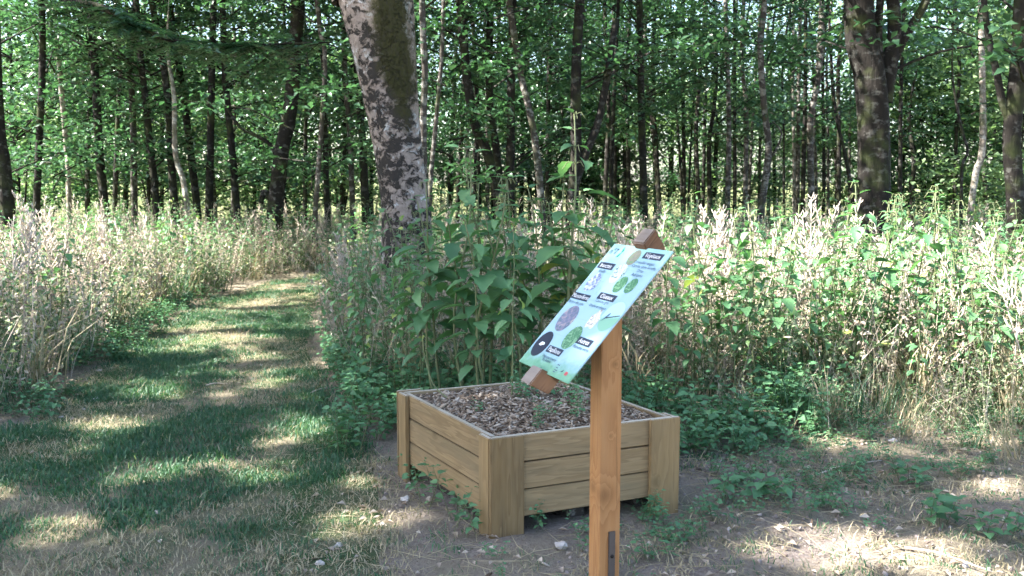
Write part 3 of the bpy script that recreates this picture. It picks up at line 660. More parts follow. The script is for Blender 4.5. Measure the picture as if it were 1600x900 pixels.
# low-hanging maple boughs in the middle of the wood
# far wall of leaves
def far_wood():
    g=np.random.default_rng(31); mb=MB(); n=70000
    cl=np.stack([g.uniform(-60,60,640),g.uniform(54,76,640),g.uniform(.5,19,640)],1)
    keep=cl[:,2]>g.uniform(0,3.,640); cl=cl[keep]
    ci=g.integers(0,len(cl),n); P=cl[ci]+g.normal(0,1,(n,3))*[1.5,1.5,.9]; P[:,2]=abs(P[:,2])
    az=g.uniform(0,6.28,n); D=np.stack([np.cos(az),np.sin(az),g.normal(-.3,.3,n)],1); N=g.normal(0,.5,(n,3))+[0,0,1]
    leaf_quads(mb,P,D,N,g.uniform(.22,.42,n),g.uniform(.16,.3,n),np.clip(g.random(len(cl))[ci]*.6+g.random(n)*.4,0,1))
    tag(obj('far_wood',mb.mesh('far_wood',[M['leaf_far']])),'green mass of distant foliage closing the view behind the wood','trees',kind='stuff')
far_wood()

# trees behind and beside the photographer: their crowns shade the path, the planter and the sign
# leaves cut away along sun rays, listed by the ground spot each hole lights
SUN_HOLES=[(*G(x,y),q) for x,y,q in ((235,612,.22),(200,665,.30),(345,620,.16),(470,672,.34),(230,740,.26),(400,728,.30),(335,718,.15),(560,812,.30),(120,818,.20),(60,842,.18),(105,722,.16),(430,600,.2),(300,575,.2),(250,545,.25),
      (165,700,.14),(1330,842,.40),(1250,868,.22),(1410,862,.24),(880,880,.1),(640,800,.16),(520,560,.25),(400,560,.22),(1570,760,.25),(1530,680,.2),(1300,690,.18),(560,750,.14),(20,760,.2))]
SUN_HOLES+=[(-.42+.30,4.55+.05,.13),(.35,4.75,.10),(.95,4.7,.10)]
def sun_hole_filter(loc,rz,sc):
    c,s_=math.cos(rz),math.sin(rz)
    def f(P,g):
        W=np.stack([P[:,0]*c-P[:,1]*s_,P[:,0]*s_+P[:,1]*c,P[:,2]],1)*sc+np.array(loc); t=W[:,2]/math.tan(SUN_EL)
        X=W[:,0]-SUN_H.x*t; Y=W[:,1]-SUN_H.y*t; k=np.ones(len(P),bool)
        for x,y,q in SUN_HOLES: k&=np.hypot(X-x,(Y-y)*.85)>q*g.uniform(.62,1.0,len(P))+.03
        return k
    return f
def shade_tree(x,y,z,sc,k,label):                                   # x,y: where the middle of its shadow falls
    px=x+SUN_H.x*(z+2)/math.tan(SUN_EL); py=y+SUN_H.y*(z+2)/math.tan(SUN_EL)
    e=empty('shade_tree',(px,py,0)); mb=MB(); V,F=tube(spline(np.array([[0,0,-.2],[.1,.1,3],[0,.2,z+1],[.1,.1,z+4]]),14),np.linspace(.2,.06,14),10,wob=.05); mb.add(V,F)
    obj('trunk',mb.mesh('trunk',[M['bark']],smooth=True),e); c=obj('crown',crown_mesh('crown',600+k,0,4.2,3.3,50,6200,.23,flat=.45,per=6,sig=.40,keep=sun_hole_filter((px,py,z),k*1.9,sc)),e); c.location=(0,0,z); c.scale=(sc,sc,sc); c.rotation_euler=(0,0,k*1.9)
    tag(e,label,'tree')
shade_tree(-2.8,4.0,7.5,.95,0,'tree out of view left of the path whose crown shades the turf')
shade_tree(-.9,4.3,7.5,.85,1,'tree out of view behind the camera whose crown shades the planter')
shade_tree(-1.2,7.6,8.5,.8,2,'tree out of view at left whose crown shades the nettles')
shade_tree(1.0,1.9,8.0,.5,3,'tree out of view behind the camera whose crown shades the sign')
shade_tree(2.9,4.2,8.,.55,6,'tree out of view behind the camera whose crown shades the right foreground')
shade_tree(.5,9.7,9.,.5,5,'tree out of view at left whose crown shades the mottled trunk')
shade_tree(-6.0,2.9,8.0,.75,4,'tree out of view far left whose crown shades the turf edge')

# ------------------------------------------------------------------ planter
def box_obj(name,size,loc,rz,parent,mat,bev=.003,top=None):
    bm=bmesh.new(); bmesh.ops.create_cube(bm,size=1); bmesh.ops.scale(bm,vec=size,verts=bm.verts)
    bmesh.ops.bevel(bm,geom=bm.edges[:],offset=bev,segments=2,affect='EDGES')
    me=bpy.data.meshes.new(name); bm.to_mesh(me); bm.free(); me.materials.append(mat)
    if top is not None:
        me.materials.append(top)
        for p in me.polygons:
            if p.normal.z>.6: p.material_index=1
    o=obj(name,me,parent); o.location=loc; o.rotation_euler=(0,0,rz); return o
PX,PY,PR=-.090,3.865,.405
LW,LL,PH=.96,1.06,.452
SKEW=.11                                                            # the box has been knocked out of square
def bx(u,v): return (u-v*math.sin(SKEW),v*math.cos(SKEW))
planter=empty('planter_box',(PX,PY,zr(PX,PY)),PR)
tag(planter,'square raised planter of weathered wooden planks filled with wood chips','planter')
TH=.028; PLH=.119; BW=.158
def planks(ax,off,length,sgn):
    for i in range(3):
        z=PH-.004-PLH/2-i*(PLH+.007)
        jig=R.uniform(-.003,.003)
        if ax=='x': box_obj('plank',(length,TH,PLH),(*bx(LW/2,off+jig),z),0,planter,M['plank'],top=M['rim'] if i==0 else None)
        else: box_obj('plank',(length,TH,PLH),(*bx(off+jig,LL/2),z),math.pi/2+SKEW,planter,M['plank'],top=M['rim'] if i==0 else None)
planks('x',.024+TH/2,LW-.05,-1); planks('x',LL-.024-TH/2,LW-.05,1)
planks('y',.024+TH/2,LL-.05-2*TH-.002,-1); planks('y',LW-.024-TH/2,LL-.05-2*TH-.002,1)
for cx,cy,sx,sy in ((0,0,1,1),(LW,0,-1,1),(0,LL,1,-1),(LW,LL,-1,-1)):
    b=BW if sy>0 else .13
    dz=PH+.03
    box_obj('corner_board',(b,.022,dz),(*bx(cx+sx*b/2,cy+sy*.011),PH+.002-dz/2),0,planter,M['plank_z'],top=M['rim'])
    bw=.095
    box_obj('corner_board',(.022,bw,dz-.004),(*bx(cx+sx*.011,cy+sy*(.0245+bw/2)),PH-.001-dz/2),SKEW,planter,M['plank_z'],top=M['rim'])
for x in (.12,LW/2,LW-.12): box_obj('skid',(.09,LL-.22,.085),(*bx(x,LL/2),.03),SKEW,planter,M['bark_grey'])
# bed of soil and chips inside
def chips():
    n=26; g=np.random.default_rng(3); u=np.linspace(.055,LW-.055,n); v=np.linspace(.055,LL-.055,n); U,Vv=np.meshgrid(u,v)
    Z=PH-.035+.03*np.sin(np.pi*U/LW)*np.sin(np.pi*Vv/LL)+g.normal(0,.004,U.shape)
    ii=(np.arange(n-1)[:,None]*n+np.arange(n-1)).ravel()
    m,nt,out=newmat('chip_soil'); finish(nt,out,mixc(nt,noise(nt,objco(nt),60,5,.7),(.03,.022,.016),(.12,.085,.06)),.95,noise(nt,objco(nt),80,4),1.,.01)
    V=np.stack([*bx(U,Vv),Z],-1).reshape(-1,3); me=mesh('planter_soil',V,np.stack([ii,ii+1,ii+n+1,ii+n],1),[m])
    o=obj('planter_soil',me); o.matrix_world=planter_mat; tag(o,'dark soil bed showing between the chips inside the planter','soil',kind='stuff')
    m,nt,out=newmat('wood_chip'); oi=nt.nodes.new('ShaderNodeObjectInfo')
    col=ramp(nt,oi.outputs['Random'],[(0,(.055,.038,.026)),(.3,(.17,.12,.085)),(.55,(.29,.22,.16)),(.8,(.43,.345,.265)),(1,(.62,.54,.45))])
    col=mixc(nt,mth(nt,'MULTIPLY',noise(nt,mapped(nt,objco(nt),(20,150,150)),1.,3),.6),col,(.10,.07,.05))
    finish(nt,out,col,.9,spec=.15); M['chip']=m
    pr=[]
    for k in range(6):
        gg=np.random.default_rng(k); L=gg.uniform(.025,.055); w=gg.uniform(.007,.018); h=gg.uniform(.003,.007)
        x=np.array([-L/2,-L*.2,L*.25,L/2]); ww=w*np.array([.35,1,.85,.2])/2; zb=np.array([0,.003,.002,-.002])
        V=[]; 
        for a,b,c in zip(x,ww,zb): V+=[[a,-b,c],[a,b,c],[a,b,c+h],[a,-b,c+h]]
        Fq=[]
        for i in range(3):
            q=i*4; Fq+=[[q+j,q+(j+1)%4,q+4+(j+1)%4,q+4+j] for j in range(4)]
        Fq+=[[3,2,1,0],[12,13,14,15]]
        mb=MB(); mb.add(V,Fq); pr.append(pobj('s',mb.mesh('chip',[m])))
    K=proto_collection('chip_source',pr); N=8000
    P=np.stack([g.uniform(.06,LW-.06,N),g.uniform(.06,LL-.06,N)],1)
    z=PH-.033+.03*np.sin(np.pi*P[:,0]/LW)*np.sin(np.pi*P[:,1]/LL)+g.uniform(0,.012,N)
    P=np.stack(bx(P[:,0],P[:,1]),1)
    o=scatter('wood_chips',K,np.c_[P,z],rots(N,.35,g),g.uniform(.35,.95,N)*(1+.6*(g.random(N)<.04)),g.integers(0,6,N),'brown and grey wood chips heaped inside the planter','wood chips')
    o.matrix_world=planter_mat
    return K
planter_mat=Matrix.Translation((PX,PY,zr(PX,PY)))@Matrix.Rotation(PR,4,'Z')
K_chip=chips()
def inplanter(P,m=.0):
    q=P-np.array([PX,PY]); c,s_=math.cos(PR),math.sin(PR); a=q[:,0]*c+q[:,1]*s_; b=(-q[:,0]*s_+q[:,1]*c)/math.cos(SKEW); a=a+b*math.sin(SKEW)
    return (a>-m)&(a<LW+m)&(b>-m)&(b<LL+m)
def planter_pt(a,b): 
    v=planter_mat@Vector((*bx(a,b),PH-.02)); return v

# ------------------------------------------------------------------ sign
SC=Vector((.2450,2.750,1.1645)); SR=-1.1763; ST=.8194; PWD,PLN=.345,.490
sw=Vector((math.cos(SR),math.sin(SR),0)); sn=Vector((-sw.y,sw.x,0)); su=sn*math.cos(ST)+Vector((0,0,math.sin(ST))); snn=sw.cross(su)
pc=SC+sn*.042+sw*.006
sign=empty('information_sign',(pc.x,pc.y,0))
tag(sign,'tilted nature trail panel on a square orange-brown wooden post','sign')
rot_post=Matrix.Rotation(SR,4,'Z')
def local(M4): return Matrix.Translation((-pc.x,-pc.y,0))@M4
# post with a sloping top that meets the batten
hw=.0345; bm=bmesh.new()
vs=[]
for z in (-.35,.1,.5,.9):
    for a,b in ((-1,-1),(1,-1),(1,1),(-1,1)): vs.append(bm.verts.new((a*hw,b*hw,z)))
slope=math.tan(ST)
zt=lambda b: SC.z-.046/math.cos(ST)+(pc-SC).dot(sn)*slope+b*slope
for a,b in ((-1,-1),(1,-1),(1,1),(-1,1)): vs.append(bm.verts.new((a*hw,b*hw,zt(b*hw))))
for k in range(4):
    for j in range(4): bm.faces.new([vs[k*4+j],vs[k*4+(j+1)%4],vs[k*4+4+(j+1)%4],vs[k*4+4+j]])
bm.faces.new(vs[16:20]); bm.faces.new(vs[3::-1])
ed=[e for e in bm.edges if abs((e.verts[0].co-e.verts[1].co).normalized().z)>.99]
bmesh.ops.bevel(bm,geom=ed,offset=.004,segments=3,affect='EDGES'); bmesh.ops.recalc_face_normals(bm,faces=bm.faces[:])
me=bpy.data.meshes.new('post'); bm.to_mesh(me); bm.free(); me.materials.append(M['post'])
o=obj('post',me,sign); o.matrix_local=rot_post
panel_mat=Matrix(((sw.x,su.x,snn.x,SC.x),(sw.y,su.y,snn.y,SC.y),(sw.z,su.z,snn.z,SC.z),(0,0,0,1)))
# steel ground-anchor strap on the face towards the camera
# (the post's local -y face is the reader side, local +x the side that turns to the camera)
ank=box_obj('anchor_plate',(.006,.022,.42),(hw+.0035,-.013+.008,.01),0,sign,M['steel'],.001); 
ank.matrix_local=rot_post@Matrix.Translation((hw+.0032,.006,.27))
def disc_mesh(name,rx,ry,mat,n=28,irregular=0,seed=0):
    g=np.random.default_rng(seed); t=np.linspace(0,2*np.pi,n,endpoint=False); k=1+irregular*np.sin(t*3+g.uniform(0,6))*.5+irregular*np.sin(t*5+g.uniform(0,6))*.5
    V=np.c_[np.cos(t)*rx*k,np.sin(t)*ry*k,np.zeros(n)]; me=bpy.data.meshes.new(name); me.from_pydata(V.tolist(),[],[list(range(n))]); me.materials.append(mat); return me
def bolt_at(parent,M4):
    bm=bmesh.new(); bmesh.ops.create_uvsphere(bm,u_segments=12,v_segments=8,radius=.0062); bmesh.ops.scale(bm,vec=(.5,1,1),verts=bm.verts)
    me=bpy.data.meshes.new('bolt'); bm.to_mesh(me); bm.free(); me.materials.append(M['bolt']); o=obj('bolt',me,parent); o.matrix_local=M4
bolt_at(ank,Matrix.Translation((.004,0,.132))); bolt_at(ank,Matrix.Translation((.004,0,-.09)))
# batten under the panel, with hooked ends that clip over it
def bat(name,size,c,mat,top=None,shear=0):
    bm=bmesh.new(); bmesh.ops.create_cube(bm,size=1); bmesh.ops.scale(bm,vec=size,verts=bm.verts)
    bmesh.ops.bevel(bm,geom=bm.edges[:],offset=.003,segments=2,affect='EDGES')
    for v in bm.verts: v.co.y+=shear*v.co.z
    me=bpy.data.meshes.new(name); bm.to_mesh(me); bm.free(); me.materials.append(mat)
    if top:
        me.materials.append(top)
        for p in me.polygons:
            if p.normal.z>.6: p.material_index=1
    o=obj(name,me,sign); o.matrix_local=local(panel_mat@Matrix.Translation(c)); return o
bat('batten',(.068,PLN+.004,.040),(0,0,-.0235),M['batten'])
bat('hooked_end',(.068,.060,.070),(0,-PLN/2-.020,-.0095),M['batten'],M['batten_top'],shear=-.25)
bat('hooked_end',(.068,.060,.070),(0,PLN/2+.020,-.0095),M['batten'],M['batten_top'],shear=.25)
def panel_print():
    m,nt,out=newmat('printed_panel'); v=objco(nt); sx=nt.nodes.new('ShaderNodeSeparateXYZ'); nt.links.new(v,sx.inputs[0])
    col=mixc(nt,noise(nt,v,9,4,.6),(.27,.44,.54),(.36,.52,.61))
    def edge(y0,y1,sc,shift):
        mr=nd(nt,'ShaderNodeMapRange'); nt.links.new(sx.outputs[1],mr.inputs[0]); mr.inputs[1].default_value=y0; mr.inputs[2].default_value=y1
        return ramp(nt,mth(nt,'ADD',mth(nt,'MULTIPLY',mr.outputs[0],.75),mth(nt,'MULTIPLY',noise(nt,mapped(nt,v,(1,1,1),(shift,0,0)),sc,5,.7),.7)),[(.62,(0,0,0)),(.95,(1,1,1))])
    gr=mixc(nt,noise(nt,v,38,3),(.09,.27,.16),(.24,.45,.32))
    col=mixc(nt,edge(-.14,-.245,16,0),col,gr); col=mixc(nt,mth(nt,'MULTIPLY',edge(.15,.26,14,3),.8),col,(.26,.50,.46))
    w=mth(nt,'FRACT',mth(nt,'MULTIPLY',mth(nt,'ADD',sx.outputs[1],.26),14.))   # thin board lines of the printed background
    ln=ramp(nt,w,[(0,(1,1,1)),(.018,(1,1,1)),(.03,(0,0,0))])
    col=mixc(nt,mth(nt,'MULTIPLY',ln,.55),col,(.30,.40,.46))
    finish(nt,out,col,.55,spec=.25); return m
M['print']=panel_print()
bm=bmesh.new(); bmesh.ops.create_cube(bm,size=1); bmesh.ops.scale(bm,vec=(PWD,PLN,.004),verts=bm.verts)
me=bpy.data.meshes.new('panel'); bm.to_mesh(me); bm.free(); me.materials.append(M['print'])
panel=obj('panel',me,sign); panel.matrix_local=local(panel_mat@Matrix.Translation((0,0,.0015)))
M['ink']=simple('navy_ink',(.025,.035,.065),.4); M['white']=simple('white_ink',(.85,.87,.88),.4); M['textink']=simple('grey_blue_ink',(.06,.10,.17),.4)
M['green_ink']=simple('green_ink',(.03,.33,.22),.4); M['red_ink']=simple('red_ink',(.5,.09,.10),.4); M['black_ink']=simple('black_ink',(.018,.02,.04),.4)
def photo_mat(name,stops,sc,dist=1.5):
    m,nt,out=newmat(name); finish(nt,out,ramp(nt,noise(nt,objco(nt),sc,4,.6,dist),stops),.35,spec=.5); return m
ph_green=photo_mat('leaf_print',[(.3,(.02,.09,.04)),(.5,(.07,.22,.10)),(.62,(.30,.48,.30)),(.75,(.06,.2,.09))],70)
ph_veg=photo_mat('flower_print',[(.3,(.16,.28,.38)),(.48,(.60,.72,.82)),(.6,(.05,.12,.09)),(.72,(.10,.22,.14))],55)
ph_pink=photo_mat('berry_print',[(.3,(.10,.25,.09)),(.5,(.28,.22,.20)),(.62,(.12,.34,.12)),(.75,(.35,.5,.3))],55)
ph_bug=photo_mat('insect_print',[(.3,(.07,.08,.16)),(.45,(.20,.24,.42)),(.56,(.68,.76,.86)),(.75,(.30,.34,.5))],45)
ph_mam=photo_mat('mammal_print',[(.3,(.04,.16,.11)),(.45,(.13,.15,.25)),(.56,(.28,.22,.28)),(.68,(.45,.42,.32)),(.8,(.05,.2,.13))],38)
ph_bird=photo_mat('bird_print',[(.3,(.30,.36,.42)),(.46,(.80,.83,.84)),(.56,(.28,.22,.17)),(.7,(.78,.82,.84))],60)
def cuckoo():
    m,nt,out=newmat('perch_print'); v=objco(nt); sx=nt.nodes.new('ShaderNodeSeparateXYZ'); nt.links.new(v,sx.inputs[0])
    a=mth(nt,'ADD',mth(nt,'MULTIPLY',sx.outputs[1],14.),mth(nt,'MULTIPLY',sx.outputs[0],-3.))
    finish(nt,out,ramp(nt,mth(nt,'ADD',a,.5),[(.35,(.23,.46,.33)),(.6,(.42,.66,.84))]),.35,spec=.5); return m
ph_cuc=cuckoo()
PTL,PTR,PBR,PBL=[np.array(p,float) for p in ((550,107),(848,142),(318,800),(65,688))]
def uv(x,y):                                                        # place on the panel face, read off the panel's own four corners
    s_,t_=.5,.5; q=np.array([x,y],float)
    for _ in range(12):
        f=(PTL*(1-s_)+PTR*s_)*(1-t_)+(PBL*(1-s_)+PBR*s_)*t_-q
        ds=(PTR-PTL)*(1-t_)+(PBR-PBL)*t_; dt=(PBL-PTL)*(1-s_)+(PBR-PTR)*s_
        d=np.linalg.solve(np.array([ds,dt]).T,-f); s_+=d[0]; t_+=d[1]
    return ((s_-.5)*PWD,(.5-t_)*PLN)
def stick(name,me,x,y,z,rz=0):
    o=obj(name,me,panel); a,b=uv(x,y); o.matrix_local=Matrix.Translation((a,b,.002+z))@Matrix.Rotation(rz,4,'Z'); return o
def text(s_,x,y,size,mat,z=.0012,align='CENTER'):
    cu=bpy.data.curves.new('lettering','FONT'); cu.body=s_; cu.size=size; cu.align_x=align; cu.align_y='CENTER'; cu.materials.append(mat); cu.resolution_u=2
    t=bpy.data.objects.new('t',cu); C.objects.link(t); dg=bpy.context.evaluated_depsgraph_get(); me=bpy.data.meshes.new_from_object(t.evaluated_get(dg)); bpy.data.objects.remove(t)
    return stick('lettering',me,x,y,z)
def plate(s_,x,y,w=.105,h=.025):
    me=mesh('heading_plate',[[-w/2,-h/2,0],[w/2,-h/2,0],[w/2,h/2,0],[-w/2,h/2,0]],[[0,1,2,3]],[M['ink']]); stick('heading_plate',me,x,y,.0006)
    text(s_,x,y,.0225,M['white'])
plate('Végétaux',752,170); plate('Insectes',510,220,.098); plate('Mammifères',380,375,.108); plate('Oiseaux',517,378,.104); plate('Autres',403,600,.088); plate('Papillons',253,643,.098)
for s_,x,y in (('Abeille',488,247),('Cornouiller sanguin',708,205),('Carotte, épine blanche',704,226),('Ortie',686,246),('Aubépine',670,267),('Martre des pins',355,404),('Coucou gris',494,401),('Sittelle torchepot',470,427),('Rainette verte',386,632),('Hyponomeute',228,678),('du fusain',215,690)):
    text(s_,x,y,.0165 if len(s_)<17 else .0145,M['textink'])
text('n°7',548,147,.034,M['textink'])
for x,y,rz in ((600,138,.5),(577,163,-.3)):
    me=mesh('leaf_print',[[-.006,-.012,0],[.006,-.008,0],[.004,.012,0],[-.004,.002,0]],[[0,1,2,3]],[M['green_ink']]); stick('leaf_print',me,x,y,.0006,rz)
def roundel(x,y,rx,ry,mat,z=.0006,irr=0): return stick('picture',disc_mesh('picture',rx*1.15,ry*1.18,mat,irregular=irr,seed=int(x)),x,y,z)
roundel(442,303,.029,.031,ph_bug,irr=.12); roundel(655,178,.025,.026,ph_pink); roundel(575,257,.030,.032,ph_veg,.0008,.1); roundel(585,314,.025,.027,ph_green); roundel(638,320,.022,.024,ph_green)
roundel(312,483,.040,.043,ph_mam); roundel(536,474,.042,.046,ph_cuc); roundel(450,492,.024,.028,ph_bird,irr=.25); roundel(185,606,.037,.041,M['black_ink']); roundel(341,579,.034,.037,ph_green)
me=mesh('moth',[[-.016,-.006,0],[-.002,-.009,0],[.018,-.001,0],[.012,.006,0],[-.008,.006,0]],[[0,1,2,3,4]],[M['white']]); stick('moth_print',me,186,605,.0012)
me=mesh('twig',[[-.034,-.006,0],[.034,.004,0],[.034,.007,0],[-.034,-.002,0]],[[0,1,2,3]],[M['bolt']]); stick('twig_print',me,540,478,.0012,.15)
me=mesh('bird',[[-.020,-.020,0],[-.004,-.006,0],[.004,.012,0],[-.001,.014,0],[-.008,.002,0]],[[0,1,2,3,4]],[M['textink']]); stick('bird_print',me,520,476,.0016)
me=mesh('logo',[[-.008,-.006,0],[.008,-.006,0],[.008,.006,0],[-.008,.006,0]],[[0,1,2,3]],[M['red_ink']]); stick('logo_print',me,312,755,.0006)
me=mesh('logo',[[-.010,-.006,0],[.002,-.004,0],[.004,.006,0]],[[0,1,2]],[M['ink']]); stick('logo_print',me,296,742,.0007)
for x,y,l in ((277,713,.016),(268,726,.013),(262,738,.02),(253,745,.016)):
    me=mesh('line',[[-l/2,-.0015,0],[l/2,-.0015,0],[l/2,.0015,0],[-l/2,.0015,0]],[[0,1,2,3]],[M['textink']]); stick('small_print',me,x,y,.0006)

# ------------------------------------------------------------------ tall plants that can be told apart
def nettle(px,pytop,d,label,group,pool=None,leafk=1.):
    p=at(px,pytop,d); h=p.z; me=rc(pool or nettles); o=obj('nettle',me); o.location=(p.x,d,zr(p.x,d)-.01)
    k=h/(1.5 if me in nettles else 1.4); o.scale=(k*leafk,k*leafk,k); o.rotation_euler=(R.gauss(0,.03),R.gauss(0,.03),R.uniform(0,6.28)); return tag(o,label,'nettle',group)
FRONT=((598,352,8.4),(622,345,8.5),(645,350,8.3),(668,345,8.6),(612,365,8.2),(655,368,8.1),(634,375,8.0),(590,368,8.0),(680,360,8.3))
giants=[nettle_mesh(170+i,H=1.5,pairs=13,first=.33,leaf=.15,lean=.09) for i in range(4)]
for px,py,d,t in ((890,205,5.6,'tallest nettle, its bare tip rising above the sign in front of the forked trunk'),
                  (716,262,5.75,'big leafy nettle right of the mottled trunk, behind the planter'),
                  (772,255,5.95,'leafy nettle with drooping flower strings between mottled trunk and leaning dark pair')):
    nettle(px,py,d,t,None,giants,1.3)
for px,py,d in ((690,300,5.9),(742,300,5.6),(800,300,5.75),(835,295,6.1),(862,315,5.75),(915,335,5.9),(760,340,5.5),(820,345,5.6),(880,320,6.2),(930,350,5.7),(670,330,5.8),(725,320,5.85),(758,305,6.2),(790,330,5.9),(845,335,5.95),(900,300,5.9),(905,380,5.6)):
    nettle(px,py,d,'leafy nettle in the clump behind the planter, left of the sign','nettles in the clump behind the planter',giants,1.3)
for px,py,d in FRONT:
    nettle(px,py,d,'nettle screening the foot of the mottled trunk','nettles at the foot of the mottled trunk',nettles,1.1)
for px,py,d in ((660,352,6.3),(632,362,6.5),(605,350,6.9),(580,372,6.6),(556,365,7.2),(540,400,6.9),(615,400,6.2),(650,395,6.0),(520,395,8.2),(500,400,9.2),(508,425,8.0),(565,410,6.6)):
    nettle(px,py,d,'nettle in front of the mottled trunk on the right path edge','nettles on the right path edge')
for px,py,d in ((1042,352,6.4),(1062,340,6.7),(1085,345,6.9),(1112,322,7.2),(1135,345,6.8),(1160,352,7.4),(1182,335,7.2),(1205,345,6.9),(1232,318,7.1),(1252,326,7.5),(1262,340,6.8),(1290,345,7.2),(1312,335,7.5),(1338,352,6.9),(1362,318,7.1),(1378,302,7.0),(1396,312,7.3),(1418,330,6.8),(1440,322,7.2),(1462,308,7.0),(1482,312,7.4),(1500,330,6.9),(1522,340,7.2),(1545,345,7.0),(1570,365,6.7),(1592,350,7.1),(1220,390,6.4),(1300,400,6.5),(1345,390,6.6),(1440,395,6.4),(1500,400,6.3),(1150,400,6.4),(1085,400,6.3),(1560,420,6.1),(1228,440,6.25),(1190,420,6.3)):
    where=('just right of the sign top' if px<1110 else 'below the straight grey and wavy trunks' if px<1230 else 'left of and below the broad trunk' if px<1345 else 'right of and below the broad trunk' if px<1485 else 'at the right edge of the photo')
    d=6.15+(d-6.1)*.55; nettle(px,py,d,'tall nettle in the sunlit bank '+where,'nettles in the bank '+where,nettles+giants,1.15)
LBANK=[(-3.35,5.7),(-3.55,7.0),(-3.95,9.0),(-4.2,11.5),(-4.1,14.0),(-3.0,16.6),(1.5,17.9),(6,17.6),(6,21),(-20,21),(-14,12),(-7.0,5.0)]
def dry(px,pytop,d,label,group):
    while group.endswith('left bank') and not inpoly(np.array([[at(px,pytop,d).x+.35,d]]),LBANK)[0] and d<17: d+=.3
    p=at(px,pytop,d); o=obj('dry_stalk',rc(drystalks)); o.location=(p.x,d,zr(p.x,d)-.01); k=p.z/1.25
    o.scale=(k*1.3,k*1.3,k); o.rotation_euler=(R.gauss(0,.05),R.gauss(0,.05),R.uniform(0,6.28)); return tag(o,label,'dry plant',group)
for px,py in ((985,352),(1000,345),(1020,338),(1092,325),(1104,318),(1122,332),(1146,322),(1152,330),(1205,332),(1196,342),(1272,306),(1278,318),(1300,312),(1310,326),(1330,345),(1285,335),(1418,350),(1470,342),(1520,352)):
    dry(px+R.uniform(-2,2),py,R.uniform(7.0,8.4),'dead pinkish seed stalk among the nettles right of the sign','dead seed stalks right of the sign')
for px,py in ((30,320),(42,300),(52,318),(70,322),(85,330),(12,338),(120,335),(150,335),(170,330),(190,340),(235,335),(262,342),(285,340),(320,342),(350,345),(100,345),(60,345),(215,345)):
    dry(px+R.uniform(-3,3),py,R.uniform(7.2,10.5),'dead pale seed stalk standing above the left weed bank','dead seed stalks on the left bank')

# ------------------------------------------------------------------ uncountable undergrowth
def region(poly,dens,seed,mask=None):
    g=np.random.default_rng(seed); p=np.array(poly); lo,hi=p.min(0),p.max(0); n=int(dens*(hi-lo).prod())
    P=g.uniform(lo,hi,(n,2)); k=inpoly(P,poly)
    if mask is not None: k&=mask(P,g)
    return P[k],g
def offpath(P,m=0): return ~inpoly(P,PATHPOLY)
RBANK=[(-1.1,6.7),(-1.75,8.6),(-2.1,11),(-2.3,13.6),(-1.2,15.0),(1.5,15.7),(6,16.2),(14,17),(14,9),(6.5,5.0),(3.4,5.5),(2.3,6.2),(.8,6.6)]
def bank(name,poly,dens,coll,seed,fn,lo,hi,label,cat,mask=None,tall=1.):
    P,g=region(poly,dens,seed,mask); n=len(P); far=np.clip((P[:,1]-12)/8,0,1)
    s_=g.uniform(lo,hi,n)*(1-.12*far); return scatter(name,coll,onground(P),rots(n,.15,g),np.c_[s_*1.1,s_*1.1,s_*tall],fn(n,P,g),label,cat)
def clr(P,g):                                                       # keep the trunk clear and thin the weeds with distance
    return (np.abs(P[:,0])<.60*P[:,1]+2.2)&(np.hypot(P[:,0]+1.06,P[:,1]-9.3)>.5)&(g.random(len(P))<np.clip(1.25-.045*(P[:,1]-5),.35,1))
bank('dry_weeds',LBANK,12,K_dry,1,lambda n,P,g:np.where(g.random(n)<.07+.10*(vnoise(P,.9,2)<.4),g.integers(0,6,n),g.integers(6,12,n)),.75,1.12,'bleached dry weeds massed on the bank left of the path','weeds',clr)
bank('dry_weeds',RBANK,16,K_dry,3,lambda n,P,g:np.where(g.random(n)<.05+.10*(vnoise(P,.9,4)<.35),g.integers(0,6,n),g.integers(6,12,n)),.7,1.08,'dry brown stems massed on the bank right of the path','weeds',clr)
bank('green_weeds',LBANK,18,K_green,5,lambda n,P,g:g.integers(0,9,n),.6,.95,'green nettles scattered through the left weed bank','weeds',lambda P,g:clr(P,g)&(vnoise(P,.7,9)>.38-.2*(P[:,1]>10)))
bank('green_weeds',RBANK,14,K_green,6,lambda n,P,g:g.integers(0,9,n),.65,1.0,'green nettles massed through the right weed bank','weeds',lambda P,g:clr(P,g)&(vnoise(P,.6,8)>.25))
bank('withering_herbs',LBANK,19,K_herb,15,lambda n,P,g:g.integers(0,6,n),.55,1.2,'half-withered leafy herbs tangled through the left bank','weeds',clr)
bank('withering_herbs',RBANK,17,K_herb,16,lambda n,P,g:g.integers(0,6,n),.5,1.2,'half-withered leafy herbs tangled through the right bank','weeds',clr)
bank('tall_grass',LBANK,10,K_tall,7,lambda n,P,g:g.integers(0,4,n),.7,1.4,'long grass at the foot of the left weeds','grass',clr)
bank('tall_grass',RBANK,14,K_tall,8,lambda n,P,g:g.integers(0,4,n),.6,1.4,'long grass at the foot of the right weeds','grass',clr)
FOR=[(-13,19.5),(13,17),(27,44),(-27,44)]
bank('forest_herbs',FOR,1.5,K_green,9,lambda n,P,g:g.integers(0,9,n),.5,.9,'low green herbs on the floor of the wood','weeds',lambda P,g:vnoise(P,.25,3)>.4)
bank('forest_dry_weeds',FOR,1.2,K_dry,10,lambda n,P,g:g.integers(0,12,n),.6,1.0,'dry weeds on the floor of the wood','weeds',lambda P,g:vnoise(P,.25,5)>.45)
